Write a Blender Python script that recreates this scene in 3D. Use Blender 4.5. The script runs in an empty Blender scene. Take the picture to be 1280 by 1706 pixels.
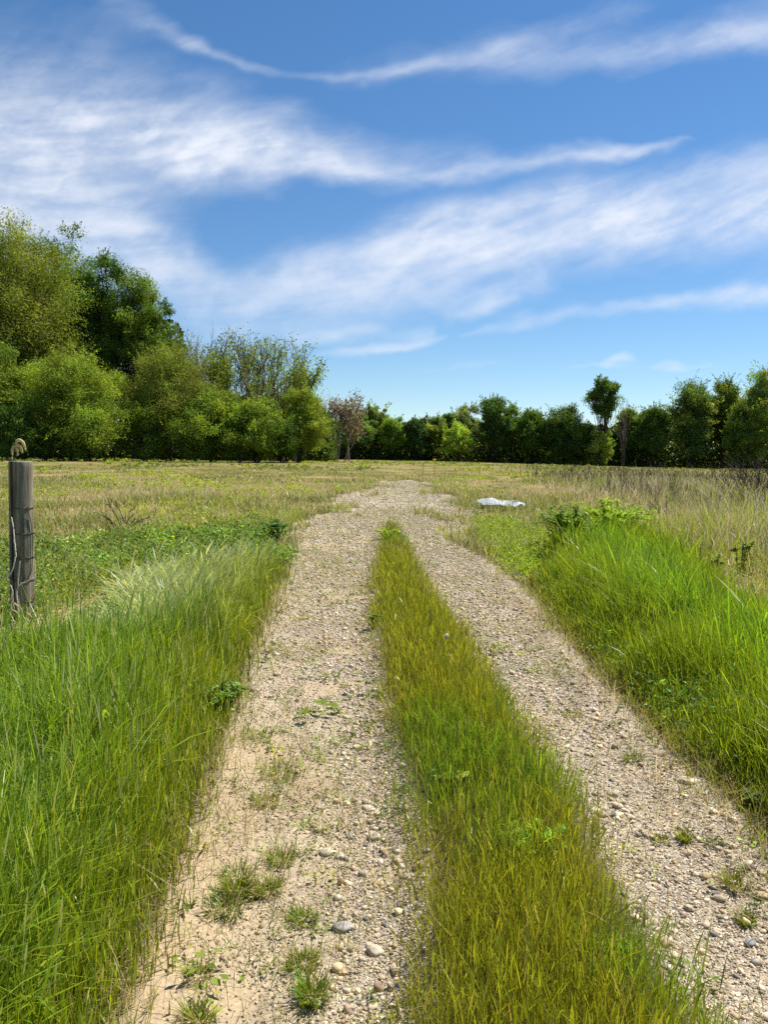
import bpy, math
import numpy as np
from mathutils import Matrix, Vector

SC = bpy.context.scene
COL = SC.collection
RNG = np.random.default_rng(20240511)
F_PX, CX, CY = 1282.0, 640.0, 853.0
PITCH, ROLL, EYE = math.atan(110 / 1282.0), math.radians(0.8), 1.6

# ------------------------------------------------------------------ camera frame
_F = np.array([0, math.cos(PITCH), -math.sin(PITCH)])
_U0 = np.array([0, math.sin(PITCH), math.cos(PITCH)])
_R0 = np.array([1.0, 0, 0])
CAM_R = math.cos(ROLL) * _R0 + math.sin(ROLL) * _U0
CAM_U = -math.sin(ROLL) * _R0 + math.cos(ROLL) * _U0


def ray(px, py):
    px = np.asarray(px, float); py = np.asarray(py, float)
    return _F + ((px - CX) / F_PX)[..., None] * CAM_R - ((py - CY) / F_PX)[..., None] * CAM_U


def on_ground(px, py):
    """a spot of the photograph, found on the level ground (x, y)"""
    d = ray(px, py)
    t = EYE / np.maximum(-d[..., 2], 0.006)
    return d[..., :2] * t[..., None]


def at_depth(px, py, dist):
    d = ray(px, py)
    return np.array([0, 0, EYE]) + d * (dist / d[..., 1:2])


# ------------------------------------------------------------------ noise
_T = np.random.default_rng(5).random((512, 512))


def vnoise(x, y, s=0):
    x = np.asarray(x, float) + s * 37.7; y = np.asarray(y, float) + s * 91.3
    xi = np.floor(x).astype(int); yi = np.floor(y).astype(int)
    fx = x - xi; fy = y - yi
    fx = fx * fx * (3 - 2 * fx); fy = fy * fy * (3 - 2 * fy)
    a = _T[xi & 511, yi & 511]; b = _T[(xi + 1) & 511, yi & 511]
    c = _T[xi & 511, (yi + 1) & 511]; d = _T[(xi + 1) & 511, (yi + 1) & 511]
    return (a * (1 - fx) + b * fx) * (1 - fy) + (c * (1 - fx) + d * fx) * fy


def fbm(x, y, octv=4, s=0, gain=0.5):
    v = 0; a = 1; n = 0
    for k in range(octv):
        v = v + a * vnoise(x * 2 ** k, y * 2 ** k, s + k * 3); n += a; a *= gain
    return v / n


def sstep(a, b, x):
    t = np.clip((x - a) / (b - a), 0, 1)
    return t * t * (3 - 2 * t)


# ------------------------------------------------------------------ regions of the ground, in metres
def poly(pts, extra=()):
    p = np.array(pts, float)
    g = on_ground(p[:, 0], p[:, 1])
    return np.array(list(map(tuple, g)) + list(extra))


def inside(P, x, y):
    r = np.zeros(x.shape, bool)
    n = len(P)
    for i in range(n):
        x0, y0 = P[i]; x1, y1 = P[(i + 1) % n]
        if y0 == y1: continue
        c = ((y0 > y) != (y1 > y)) & (x < (x1 - x0) * (y - y0) / (y1 - y0) + x0)
        r ^= c
    return r


def edge_dist(P, x, y):
    """distance to the outline, positive inside"""
    d = np.full(x.shape, 1e9)
    n = len(P)
    for i in range(n):
        x0, y0 = P[i]; x1, y1 = P[(i + 1) % n]
        ex, ey = x1 - x0, y1 - y0
        L = ex * ex + ey * ey + 1e-12
        t = np.clip(((x - x0) * ex + (y - y0) * ey) / L, 0, 1)
        d = np.minimum(d, np.hypot(x - x0 - t * ex, y - y0 - t * ey))
    return np.where(inside(P, x, y), d, -d)


TRACK = poly([(235, 1706), (268, 1590), (300, 1500), (340, 1400), (385, 1250), (412, 1150), (432, 1080), (455, 1020), (482, 955),
              (492, 905), (500, 872), (535, 848), (575, 820), (625, 803), (690, 798), (722, 806), (752, 828), (775, 858),
              (795, 900), (828, 955), (880, 992), (925, 1055), (985, 1130), (1055, 1205), (1135, 1275), (1235, 1380), (1300, 1450), (1500, 1700)],
             [(2.0, 1.0), (2.0, -3.0), (-0.55, -3.0), (-0.6, 0.8)])
STRIP = poly([(672, 1706), (700, 1600), (698, 1480), (700, 1400), (668, 1300), (645, 1200), (624, 1090), (620, 1010), (620, 950), (626, 905), (640, 872),
              (664, 872), (690, 915), (706, 970), (750, 1035), (800, 1100), (842, 1170), (898, 1245), (945, 1325), (990, 1400), (1055, 1500), (1108, 1600), (1170, 1706)],
             [(1.02, 0.9), (1.1, -3.0), (0.1, -3.0), (0.08, 0.9)])
VERGE_LEFT = poly([(225, 1706), (262, 1590), (292, 1500), (332, 1400), (378, 1250), (408, 1150), (430, 1080), (452, 1020), (478, 965), (474, 938),
                   (380, 942), (280, 962), (170, 990), (60, 1040), (-150, 1060), (-700, 1070)],
                  [(-9, 1.0), (-9, -3.0), (-0.6, -3.0), (-0.62, 0.8)])
WEED_BAND = poly([(486, 950), (480, 890), (420, 878), (330, 892), (230, 905), (60, 908), (-60, 930), (-300, 960), (-300, 1065), (-150, 1060), (60, 1040), (170, 990), (280, 962), (380, 942)])
VERGE_RIGHT = poly([(872, 965), (900, 1020), (925, 1060), (985, 1135), (1062, 1212), (1140, 1280), (1240, 1385), (1310, 1460), (1510, 1706), (2600, 1706), (2200, 1350), (1600, 1200),
                    (1400, 1110), (1280, 1045), (1190, 968), (1120, 918), (1050, 890), (960, 880), (915, 900)],
                   )
LIME_EDGE = poly([(795, 895), (828, 950), (872, 975), (915, 925), (900, 890), (850, 872), (790, 870)])
GATE_LINE = poly([(475, 935), (380, 938), (280, 958), (170, 986), (60, 1036), (60, 1052), (170, 1000), (280, 968), (380, 950), (480, 945)])


def ground_z(x, y):
    far = sstep(45, 115, y)
    z = -0.42 * far - 0.5 * sstep(0, 45, x) * sstep(40, 100, y)
    z = z + 0.05 * (fbm(x * 0.22, y * 0.22, 3, 11) - 0.5) * sstep(1.0, 8.0, np.abs(x) + y * 0.12)
    return z


def track_edge(x, y):
    """distance inside the track, its edge growing ragged where the field creeps in further away"""
    far = sstep(8, 17, y)
    return edge_dist(TRACK, x, y) + far * (2.4 * (fbm(x * 0.9, y * 0.42, 4, 23) - 0.585) + 0.5 * (fbm(x * 3, y * 1.4, 2, 25) - 0.5))


def track_z(x, y):
    e = track_edge(x, y)
    s = edge_dist(STRIP, x, y)
    e = e + 0.10 * (fbm(x * 3.1, y * 3.1, 3, 21) - 0.5) * 2
    z = ground_z(x, y) + 0.006
    rut = sstep(0.0, 0.3, e) * sstep(0.10, -0.18, s)
    z = z - 0.030 * rut + 0.02 * sstep(-0.12, 0.12, s)
    z = z + 0.014 * (fbm(x * 6, y * 6, 3, 31) - 0.5) + 0.006 * (fbm(x * 26, y * 26, 2, 33) - 0.5)
    z = z - 0.22 * sstep(-0.20, -0.62, e) 
    return z


# ------------------------------------------------------------------ mesh building
class Soup:
    def __init__(self):
        self.v, self.c, self.q, self.t, self.n = [], [], [], [], 0

    def add(self, v, quads=None, tris=None, col=None):
        v = np.asarray(v, np.float32).reshape(-1, 3)
        self.v.append(v)
        if col is None: col = np.ones((len(v), 3))
        col = np.broadcast_to(np.asarray(col, np.float32), (len(v), 3))
        self.c.append(col)
        if quads is not None and len(quads): self.q.append(np.asarray(quads, np.int32).reshape(-1, 4) + self.n)
        if tris is not None and len(tris): self.t.append(np.asarray(tris, np.int32).reshape(-1, 3) + self.n)
        self.n += len(v)

    def build(self, name, mat, parent=None, smooth=False, origin=None):
        v = np.concatenate(self.v) if self.v else np.zeros((0, 3), np.float32)
        c = np.concatenate(self.c) if self.c else np.zeros((0, 3), np.float32)
        if origin is not None: v = v - np.asarray(origin, np.float32)
        q = np.concatenate(self.q) if self.q else np.zeros((0, 4), np.int32)
        t = np.concatenate(self.t) if self.t else np.zeros((0, 3), np.int32)
        me = bpy.data.meshes.new(name)
        me.vertices.add(len(v)); me.vertices.foreach_set('co', v.ravel())
        nl = len(q) * 4 + len(t) * 3
        me.loops.add(nl)
        me.loops.foreach_set('vertex_index', np.concatenate([q.ravel(), t.ravel()]).astype(np.int32))
        me.polygons.add(len(q) + len(t))
        st = np.concatenate([np.arange(len(q)) * 4, len(q) * 4 + np.arange(len(t)) * 3]).astype(np.int32)
        me.polygons.foreach_set('loop_start', st)
        if smooth: me.polygons.foreach_set('use_smooth', np.ones(len(q) + len(t), bool))
        me.update(calc_edges=True)
        ca = me.color_attributes.new('tint', 'FLOAT_COLOR', 'POINT')
        ca.data.foreach_set('color', np.concatenate([c, np.ones((len(c), 1), np.float32)], 1).astype(np.float32).ravel())
        if mat: me.materials.append(mat)
        o = bpy.data.objects.new(name, me); COL.objects.link(o)
        if parent is not None: o.parent = parent
        elif origin is not None: o.location = origin
        return o


def tag(o, label=None, cat=None, group=None, kind=None):
    for k, v in (('label', label), ('category', cat), ('group', group), ('kind', kind)):
        if v: o[k] = v
    return o


def thing(name, loc, label, cat, group=None):
    o = bpy.data.objects.new(name, None); COL.objects.link(o)
    o.location = loc; o.empty_display_size = 0.2
    return tag(o, label, cat, group)


def copy_thing(o, loc, rz, sc, label):
    c = o.copy(); COL.objects.link(c); c.location = loc; c.rotation_euler = (0, 0, rz); c.scale = (sc, sc, sc); c['label'] = label
    for ch in list(o.children):
        d = ch.copy(); COL.objects.link(d); d.parent = c
    return c


def tube(soup, pts, rad, sides=6, col=(1, 1, 1), cap=True):
    pts = np.asarray(pts, float); n = len(pts)
    rad = np.broadcast_to(np.asarray(rad, float), (n,))
    tg = np.gradient(pts, axis=0); tg /= np.linalg.norm(tg, axis=1)[:, None] + 1e-9
    ref = np.array([0.31, 0.17, 0.93]) if abs(tg[:, 2]).mean() < 0.9 else np.array([1.0, 0.1, 0])
    a = np.cross(tg, ref); a /= np.linalg.norm(a, axis=1)[:, None] + 1e-9
    b = np.cross(tg, a)
    th = np.arange(sides) * 2 * math.pi / sides
    v = pts[:, None, :] + rad[:, None, None] * (np.cos(th)[None, :, None] * a[:, None, :] + np.sin(th)[None, :, None] * b[:, None, :])
    i = np.arange(n - 1)[:, None] * sides; k = np.arange(sides)[None, :]; k2 = (k + 1) % sides
    q = np.stack([i + k, i + k2, i + sides + k2, i + sides + k], -1).reshape(-1, 4)
    tr = None
    vv = v.reshape(-1, 3)
    if cap:
        vv = np.concatenate([vv, pts[-1:]])
        e = (n - 1) * sides
        tr = np.stack([e + np.arange(sides), e + (np.arange(sides) + 1) % sides, np.full(sides, n * sides)], -1)
    soup.add(vv, q, tr, col)


def blades(soup, P, h, w, az, lean, bend, face, c0, c1, prof='blade', seg=3, cross=False):
    """ribbons that rise from P, lean towards az and arch over"""
    N = len(P)
    if N == 0: return
    t = np.linspace(0, 1, seg + 1)
    if prof == 'spike':
        t = np.array([0, 0.45, 0.70, 0.76, 0.88, 1.0]); wp = np.array([0.42, 0.34, 0.34, 1.0, 0.9, 0.15])
    elif prof == 'stalk':
        t = np.linspace(0, 1, seg + 1); wp = np.linspace(1, 0.5, seg + 1)
    else:
        wp = np.where(t < 0.35, 0.75 + 0.25 * t / 0.35, np.maximum(1 - ((t - 0.35) / 0.65) ** 1.8, 0.04))
    B = lambda a: np.broadcast_to(np.asarray(a, float), (N,))
    h, w, az, lean, bend, face = map(B, (h, w, az, lean, bend, face))
    hor = h[:, None] * (lean[:, None] * t + bend[:, None] * t ** 2)
    ver = h[:, None] * (t - 0.42 * np.clip(bend, 0, 1.6)[:, None] * t ** 2.6 - 0.18 * (lean ** 2)[:, None] * t)
    ctr = np.stack([P[:, 0:1] + hor * np.cos(az)[:, None], P[:, 1:2] + hor * np.sin(az)[:, None], P[:, 2:3] + ver], -1)
    c0 = np.broadcast_to(np.asarray(c0, float), (N, 3)); c1 = np.broadcast_to(np.asarray(c1, float), (N, 3))
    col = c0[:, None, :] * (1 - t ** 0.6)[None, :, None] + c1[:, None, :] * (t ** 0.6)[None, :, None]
    m = len(t)
    for turn in ((0, math.pi / 2) if cross else (0,)):
        fa = face + turn
        sd = np.stack([np.cos(fa), np.sin(fa), np.zeros(N)], -1)[:, None, :] * (0.5 * w[:, None] * wp[None, :])[..., None]
        v = np.stack([ctr - sd, ctr + sd], 2)
        cc = np.repeat(col[:, :, None, :], 2, 2)
        i = (np.arange(N) * m * 2)[:, None] + (np.arange(m - 1) * 2)[None, :]
        q = np.stack([i, i + 1, i + 3, i + 2], -1).reshape(-1, 4)
        soup.add(v.reshape(-1, 3), q, None, cc.reshape(-1, 3))


def leaves(soup, C, nrm, up, L, W, col, fold=0.0):
    """small pointed leaves: C centres, nrm face normals, up the direction of each midrib"""
    N = len(C)
    if N == 0: return
    nrm = nrm / (np.linalg.norm(nrm, axis=1)[:, None] + 1e-9)
    up = up - nrm * (up * nrm).sum(1)[:, None]; up /= np.linalg.norm(up, axis=1)[:, None] + 1e-9
    sd = np.cross(nrm, up)
    L = np.broadcast_to(L, (N,))[:, None]; W = np.broadcast_to(W, (N,))[:, None]
    v = np.stack([C - up * L * 0.5, C + sd * W * 0.5 + up * L * 0.05 + nrm * fold * W, C + up * L * 0.5, C - sd * W * 0.5 + up * L * 0.05 + nrm * fold * W], 1)
    q = (np.arange(N) * 4)[:, None] + np.arange(4)[None, :]
    soup.add(v.reshape(-1, 3), q, None, np.repeat(np.broadcast_to(col, (N, 3)), 4, 0))


def rdir(n, rng=RNG):
    v = rng.normal(size=(n, 3)); return v / np.linalg.norm(v, axis=1)[:, None]


def tint(n, base, dv=0.18, dh=0.08, rng=RNG):
    b = np.broadcast_to(np.asarray(base, float), (n, 3))
    k = np.exp(rng.normal(0, dv, (n, 1)))
    hshift = rng.normal(0, dh, (n, 1))
    return np.clip(b * k * np.concatenate([1 + hshift * 1.5, 1 + hshift * 0.2, 1 - hshift], 1), 0.002, 0.9)


# ------------------------------------------------------------------ materials
def new_mat(name):
    m = bpy.data.materials.new(name); m.use_nodes = True
    nt = m.node_tree; nt.nodes.clear()
    return m, nt, nt.nodes.new, nt.links.new


def leaf_mat(name, trans=0.35, rough=0.5, spec=0.35, tcol=(1.15, 1.12, 0.5)):
    m, nt, N, L = new_mat(name)
    out = N('ShaderNodeOutputMaterial'); at = N('ShaderNodeAttribute'); at.attribute_name = 'tint'
    pb = N('ShaderNodeBsdfPrincipled'); pb.inputs['Roughness'].default_value = rough; pb.inputs['Specular IOR Level'].default_value = spec
    tr = N('ShaderNodeBsdfTranslucent'); mx = N('ShaderNodeMixShader'); mx.inputs[0].default_value = trans
    mu = N('ShaderNodeMix'); mu.data_type = 'RGBA'; mu.blend_type = 'MULTIPLY'; mu.inputs[0].default_value = 1; mu.inputs[7].default_value = (*tcol, 1)
    L(at.outputs['Color'], pb.inputs['Base Color']); L(at.outputs['Color'], mu.inputs[6]); L(mu.outputs[2], tr.inputs['Color'])
    L(pb.outputs[0], mx.inputs[1]); L(tr.outputs[0], mx.inputs[2]); L(mx.outputs[0], out.inputs[0])
    return m


def tint_mat(name, rough=0.85, spec=0.25, noise=None, bump=0.0, stretch=(1, 1, 1)):
    m, nt, N, L = new_mat(name)
    out = N('ShaderNodeOutputMaterial'); at = N('ShaderNodeAttribute'); at.attribute_name = 'tint'
    pb = N('ShaderNodeBsdfPrincipled'); pb.inputs['Roughness'].default_value = rough; pb.inputs['Specular IOR Level'].default_value = spec
    src = at.outputs['Color']
    if noise:
        tc = N('ShaderNodeTexCoord'); mp = N('ShaderNodeMapping'); mp.inputs['Scale'].default_value = stretch
        nz = N('ShaderNodeTexNoise'); nz.inputs['Scale'].default_value = noise; nz.inputs['Detail'].default_value = 5
        L(tc.outputs['Object'], mp.inputs[0]); L(mp.outputs[0], nz.inputs['Vector'])
        rp = N('ShaderNodeValToRGB'); rp.color_ramp.elements[0].position = 0.3; rp.color_ramp.elements[0].color = (0.55, 0.53, 0.5, 1)
        rp.color_ramp.elements[1].position = 0.7; rp.color_ramp.elements[1].color = (1.25, 1.22, 1.18, 1)
        L(nz.outputs['Fac'], rp.inputs[0])
        mu = N('ShaderNodeMix'); mu.data_type = 'RGBA'; mu.blend_type = 'MULTIPLY'; mu.inputs[0].default_value = 1
        L(src, mu.inputs[6]); L(rp.outputs[0], mu.inputs[7]); src = mu.outputs[2]
        if bump:
            bp = N('ShaderNodeBump'); bp.inputs['Strength'].default_value = bump; bp.inputs['Distance'].default_value = 0.01
            L(nz.outputs['Fac'], bp.inputs['Height']); L(bp.outputs[0], pb.inputs['Normal'])
    L(src, pb.inputs['Base Color']); L(pb.outputs[0], out.inputs[0])
    return m


def ramp(N, stops):
    r = N('ShaderNodeValToRGB'); e = r.color_ramp.elements
    while len(e) < len(stops): e.new(0.5)
    for k, (p, c) in enumerate(stops):
        e[k].position = p; e[k].color = (*c, 1)
    return r


def field_mat():
    m, nt, N, L = new_mat('field_soil')
    out = N('ShaderNodeOutputMaterial'); pb = N('ShaderNodeBsdfPrincipled'); pb.inputs['Roughness'].default_value = 0.95; pb.inputs['Specular IOR Level'].default_value = 0.1
    tc = N('ShaderNodeTexCoord')
    n1 = N('ShaderNodeTexNoise'); n1.inputs['Scale'].default_value = 0.35; n1.inputs['Detail'].default_value = 6
    n2 = N('ShaderNodeTexNoise'); n2.inputs['Scale'].default_value = 14; n2.inputs['Detail'].default_value = 6
    r1 = ramp(N, [(0.35, (0.12, 0.13, 0.03)), (0.5, (0.22, 0.19, 0.075)), (0.65, (0.36, 0.29, 0.145))])
    r2 = ramp(N, [(0.3, (0.45, 0.42, 0.36)), (0.7, (1.3, 1.25, 1.1))])
    mu = N('ShaderNodeMix'); mu.data_type = 'RGBA'; mu.blend_type = 'MULTIPLY'; mu.inputs[0].default_value = 1
    L(tc.outputs['Object'], n1.inputs['Vector']); L(tc.outputs['Object'], n2.inputs['Vector'])
    L(n1.outputs['Fac'], r1.inputs[0]); L(n2.outputs['Fac'], r2.inputs[0]); L(r1.outputs[0], mu.inputs[6]); L(r2.outputs[0], mu.inputs[7])
    bp = N('ShaderNodeBump'); bp.inputs['Strength'].default_value = 0.8; bp.inputs['Distance'].default_value = 0.03
    L(n2.outputs['Fac'], bp.inputs['Height']); L(bp.outputs[0], pb.inputs['Normal'])
    L(mu.outputs[2], pb.inputs['Base Color']); L(pb.outputs[0], out.inputs[0])
    return m


def track_mat():
    """dry tan dirt with fine grit; the 'tint' attribute carries how sandy (r) or stony (g) the spot is"""
    m, nt, N, L = new_mat('dirt_and_grit')
    out = N('ShaderNodeOutputMaterial'); pb = N('ShaderNodeBsdfPrincipled'); pb.inputs['Roughness'].default_value = 0.95; pb.inputs['Specular IOR Level'].default_value = 0.12
    tc = N('ShaderNodeTexCoord'); at = N('ShaderNodeAttribute'); at.attribute_name = 'tint'; sp = N('ShaderNodeSeparateColor')
    L(at.outputs['Color'], sp.inputs[0])
    n1 = N('ShaderNodeTexNoise'); n1.inputs['Scale'].default_value = 2.2; n1.inputs['Detail'].default_value = 8; n1.inputs['Roughness'].default_value = 0.65
    n2 = N('ShaderNodeTexNoise'); n2.inputs['Scale'].default_value = 60; n2.inputs['Detail'].default_value = 5; n2.inputs['Roughness'].default_value = 0.7
    vo = N('ShaderNodeTexVoronoi'); vo.inputs['Scale'].default_value = 95; vo.feature = 'F1'
    vo2 = N('ShaderNodeTexVoronoi'); vo2.inputs['Scale'].default_value = 48; vo2.feature = 'F1'
    for n in (n1, n2, vo, vo2): L(tc.outputs['Object'], n.inputs['Vector'])
    dirt = ramp(N, [(0.3, (0.27, 0.21, 0.14)), (0.5, (0.395, 0.325, 0.225)), (0.7, (0.48, 0.405, 0.29))])
    L(n1.outputs['Fac'], dirt.inputs[0])
    grit = ramp(N, [(0.0, (0.16, 0.14, 0.12)), (0.3, (0.33, 0.28, 0.215)), (0.6, (0.46, 0.39, 0.30)), (1.0, (0.60, 0.54, 0.45))])
    hs = N('ShaderNodeSeparateColor'); L(vo.outputs['Color'], hs.inputs[0]); L(hs.outputs[0], grit.inputs[0])
    mx = N('ShaderNodeMix'); mx.data_type = 'RGBA'; L(sp.outputs[1], mx.inputs[0]); L(dirt.outputs[0], mx.inputs[6]); L(grit.outputs[0], mx.inputs[7])
    sand = N('ShaderNodeMix'); sand.data_type = 'RGBA'; L(sp.outputs[0], sand.inputs[0]); L(mx.outputs[2], sand.inputs[6]); sand.inputs[7].default_value = (0.42, 0.325, 0.21, 1)
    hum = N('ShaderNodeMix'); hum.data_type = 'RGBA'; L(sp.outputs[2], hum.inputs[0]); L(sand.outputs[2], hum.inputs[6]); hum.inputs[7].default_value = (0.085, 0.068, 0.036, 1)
    r2 = ramp(N, [(0.3, (0.62, 0.6, 0.57)), (0.7, (1.22, 1.2, 1.16))]); L(n2.outputs['Fac'], r2.inputs[0])
    mu = N('ShaderNodeMix'); mu.data_type = 'RGBA'; mu.blend_type = 'MULTIPLY'; mu.inputs[0].default_value = 0.85
    L(hum.outputs[2], mu.inputs[6]); L(r2.outputs[0], mu.inputs[7])
    L(mu.outputs[2], pb.inputs['Base Color'])
    b1 = N('ShaderNodeBump'); b1.inputs['Strength'].default_value = 0.7; b1.inputs['Distance'].default_value = 0.006; L(n2.outputs['Fac'], b1.inputs['Height'])
    iv = N('ShaderNodeMath'); iv.operation = 'MULTIPLY'; iv.inputs[1].default_value = -1.0; L(vo.outputs['Distance'], iv.inputs[0])
    st = N('ShaderNodeMath'); st.operation = 'MULTIPLY'; st.inputs[1].default_value = 0.9; L(sp.outputs[1], st.inputs[0])
    b2 = N('ShaderNodeBump'); b2.inputs['Distance'].default_value = 0.008; L(st.outputs[0], b2.inputs['Strength']); L(iv.outputs[0], b2.inputs['Height']); L(b1.outputs[0], b2.inputs['Normal'])
    L(b2.outputs[0], pb.inputs['Normal']); L(pb.outputs[0], out.inputs[0])
    return m


def wood_mat():
    m, nt, N, L = new_mat('weathered_post_wood')
    out = N('ShaderNodeOutputMaterial'); pb = N('ShaderNodeBsdfPrincipled'); pb.inputs['Roughness'].default_value = 0.9; pb.inputs['Specular IOR Level'].default_value = 0.15
    tc = N('ShaderNodeTexCoord')
    def stretched(sx, sz, sc, det):
        mp = N('ShaderNodeMapping'); mp.inputs['Scale'].default_value = (sx, sx, sz); L(tc.outputs['Object'], mp.inputs[0])
        n = N('ShaderNodeTexNoise'); n.inputs['Scale'].default_value = sc; n.inputs['Detail'].default_value = det; n.inputs['Roughness'].default_value = 0.6; L(mp.outputs[0], n.inputs['Vector']); return n
    g = stretched(1, 0.035, 60, 6); big = stretched(1, 0.25, 9, 4); crack = stretched(1, 0.02, 22, 2)
    r1 = ramp(N, [(0.3, (0.10, 0.083, 0.06)), (0.52, (0.235, 0.205, 0.155)), (0.72, (0.40, 0.36, 0.285))]); L(g.outputs['Fac'], r1.inputs[0])
    r2 = ramp(N, [(0.35, (0.55, 0.56, 0.52)), (0.65, (1.2, 1.15, 1.08))]); L(big.outputs['Fac'], r2.inputs[0])
    r3 = ramp(N, [(0.36, (0.25, 0.22, 0.2)), (0.41, (1, 1, 1))]); L(crack.outputs['Fac'], r3.inputs[0])
    m1 = N('ShaderNodeMix'); m1.data_type = 'RGBA'; m1.blend_type = 'MULTIPLY'; m1.inputs[0].default_value = 1
    m2 = N('ShaderNodeMix'); m2.data_type = 'RGBA'; m2.blend_type = 'MULTIPLY'; m2.inputs[0].default_value = 1
    L(r1.outputs[0], m1.inputs[6]); L(r2.outputs[0], m1.inputs[7]); L(m1.outputs[2], m2.inputs[6]); L(r3.outputs[0], m2.inputs[7])
    L(m2.outputs[2], pb.inputs['Base Color'])
    b = N('ShaderNodeBump'); b.inputs['Strength'].default_value = 0.7; b.inputs['Distance'].default_value = 0.006; L(g.outputs['Fac'], b.inputs['Height'])
    b2 = N('ShaderNodeBump'); b2.inputs['Strength'].default_value = 1.0; b2.inputs['Distance'].default_value = 0.012; L(r3.outputs[0], b2.inputs['Height']); L(b.outputs[0], b2.inputs['Normal'])
    L(b2.outputs[0], pb.inputs['Normal']); L(pb.outputs[0], out.inputs[0])
    return m


GRASS = leaf_mat('grass_blade', 0.45, 0.36, 0.34)
DRY = leaf_mat('dry_straw', 0.42, 0.7, 0.2, (1, 0.95, 0.8))
WEED = leaf_mat('weed_leaf', 0.4, 0.6, 0.22)
FOLIAGE = leaf_mat('tree_foliage', 0.46, 0.7, 0.12, (1.1, 1.1, 0.45))
BARK = tint_mat('bark', 0.9, 0.15, 6, 0.6, (1, 1, 0.3))
TWIG = tint_mat('dry_twig', 0.85, 0.2)
STONE = tint_mat('pebble_stone', 0.8, 0.3, 40, 0.25)
METAL = tint_mat('rusty_wire', 0.6, 0.4)
PLASTIC = leaf_mat('white_plastic_film', 0.25, 0.3, 0.5, (1, 1, 1))


# ------------------------------------------------------------------ ground and track
def ground():
    s = Soup()
    xs = np.concatenate([-np.geomspace(9000, 14, 34), np.arange(-13.5, 13.6, 0.3), np.geomspace(14, 9000, 34)])
    ys = np.concatenate([[-9000, -3000, -800, -200, -60, -20, -8], np.arange(-4, 30, 0.3), np.geomspace(30.5, 140, 50), np.geomspace(150, 12000, 24)])
    X, Y = np.meshgrid(xs, ys)
    Z = ground_z(X, Y)
    tz = edge_dist(TRACK, X, Y)
    Z = Z - 0.16 * sstep(-0.25, 0.1, tz)
    nx, ny = len(xs), len(ys)
    i = (np.arange(ny - 1)[:, None] * nx + np.arange(nx - 1)[None, :]).ravel()
    s.add(np.stack([X, Y, Z], -1).reshape(-1, 3), np.stack([i, i + 1, i + nx + 1, i + nx], -1))
    o = s.build('field', field_mat(), smooth=True)
    tag(o, 'flat rough field of dry and green grass out to the woods', 'field', kind='structure')


def sandy(x, y):
    lf = edge_dist(TRACK, x, y)
    n = fbm(x * 2.3, y * 2.3, 3, 51)
    left = (x < 0.35)
    return np.clip(left * sstep(0.34, 0.05, lf - 0.3 * (n - 0.5)) * sstep(4.2, 2.6, y) + sstep(0.62, 0.72, n) * 0.6 * left, 0, 1)


def stony(x, y):
    n = fbm(x * 1.7 + 5, y * 1.7, 4, 61)
    sl = edge_dist(STRIP, x, y)
    left = sl * 0 + (x < 0.25 + 0.02 * y)
    near_strip = sstep(-0.42, -0.12, sl)
    v = np.where(left, 0.10 + 0.90 * near_strip, 0.9)
    v = np.maximum(v, sstep(3.2, 5.5, y) * 0.75)
    return np.clip(v * (0.55 + 0.9 * n), 0, 1) * (1 - sandy(x, y))


def track():
    s = Soup()
    for (y0, y1, st) in ((-3, 7.5, 0.03), (7.5, 16, 0.06), (16, 42, 0.15)):
        gp = TRACK
        x0, x1 = -3.5 if y0 > 7 else -2.6, 3.5
        if y0 > 7: x0, x1 = -5, 5.5
        xs = np.arange(x0, x1 + st / 2, st); ys = np.arange(y0, y1 + st / 2, st)
        X, Y = np.meshgrid(xs, ys)
        Z = track_z(X, Y)
        e = track_edge(X, Y)
        nx, ny = len(xs), len(ys)
        i = (np.arange(ny - 1)[:, None] * nx + np.arange(nx - 1)[None, :])
        keep = (np.maximum.reduce([e[:-1, :-1], e[1:, :-1], e[:-1, 1:], e[1:, 1:]]) > -0.8).ravel()
        i = i.ravel()[keep]
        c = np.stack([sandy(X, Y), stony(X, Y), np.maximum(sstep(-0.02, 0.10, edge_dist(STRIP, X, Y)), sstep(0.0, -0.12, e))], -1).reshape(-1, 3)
        s.add(np.stack([X, Y, Z], -1).reshape(-1, 3), np.stack([i, i + 1, i + nx + 1, i + nx], -1), None, c)
    o = s.build('track', track_mat(), smooth=True)
    tag(o, 'two-rut dirt and gravel farm track curving into the field', 'track', kind='structure')


ICO_V = None


def ico(sub):
    import bmesh
    bm = bmesh.new(); bmesh.ops.create_icosphere(bm, subdivisions=sub, radius=1)
    v = np.array([x.co[:] for x in bm.verts]); f = np.array([[q.index for q in x.verts] for x in bm.faces]); bm.free()
    return v, f


STONE_COLS = np.array([(0.58, 0.49, 0.36), (0.50, 0.41, 0.29), (0.40, 0.33, 0.25), (0.64, 0.57, 0.45), (0.30, 0.28, 0.255), (0.54, 0.42, 0.27), (0.45, 0.41, 0.36), (0.42, 0.31, 0.22)])


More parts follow.
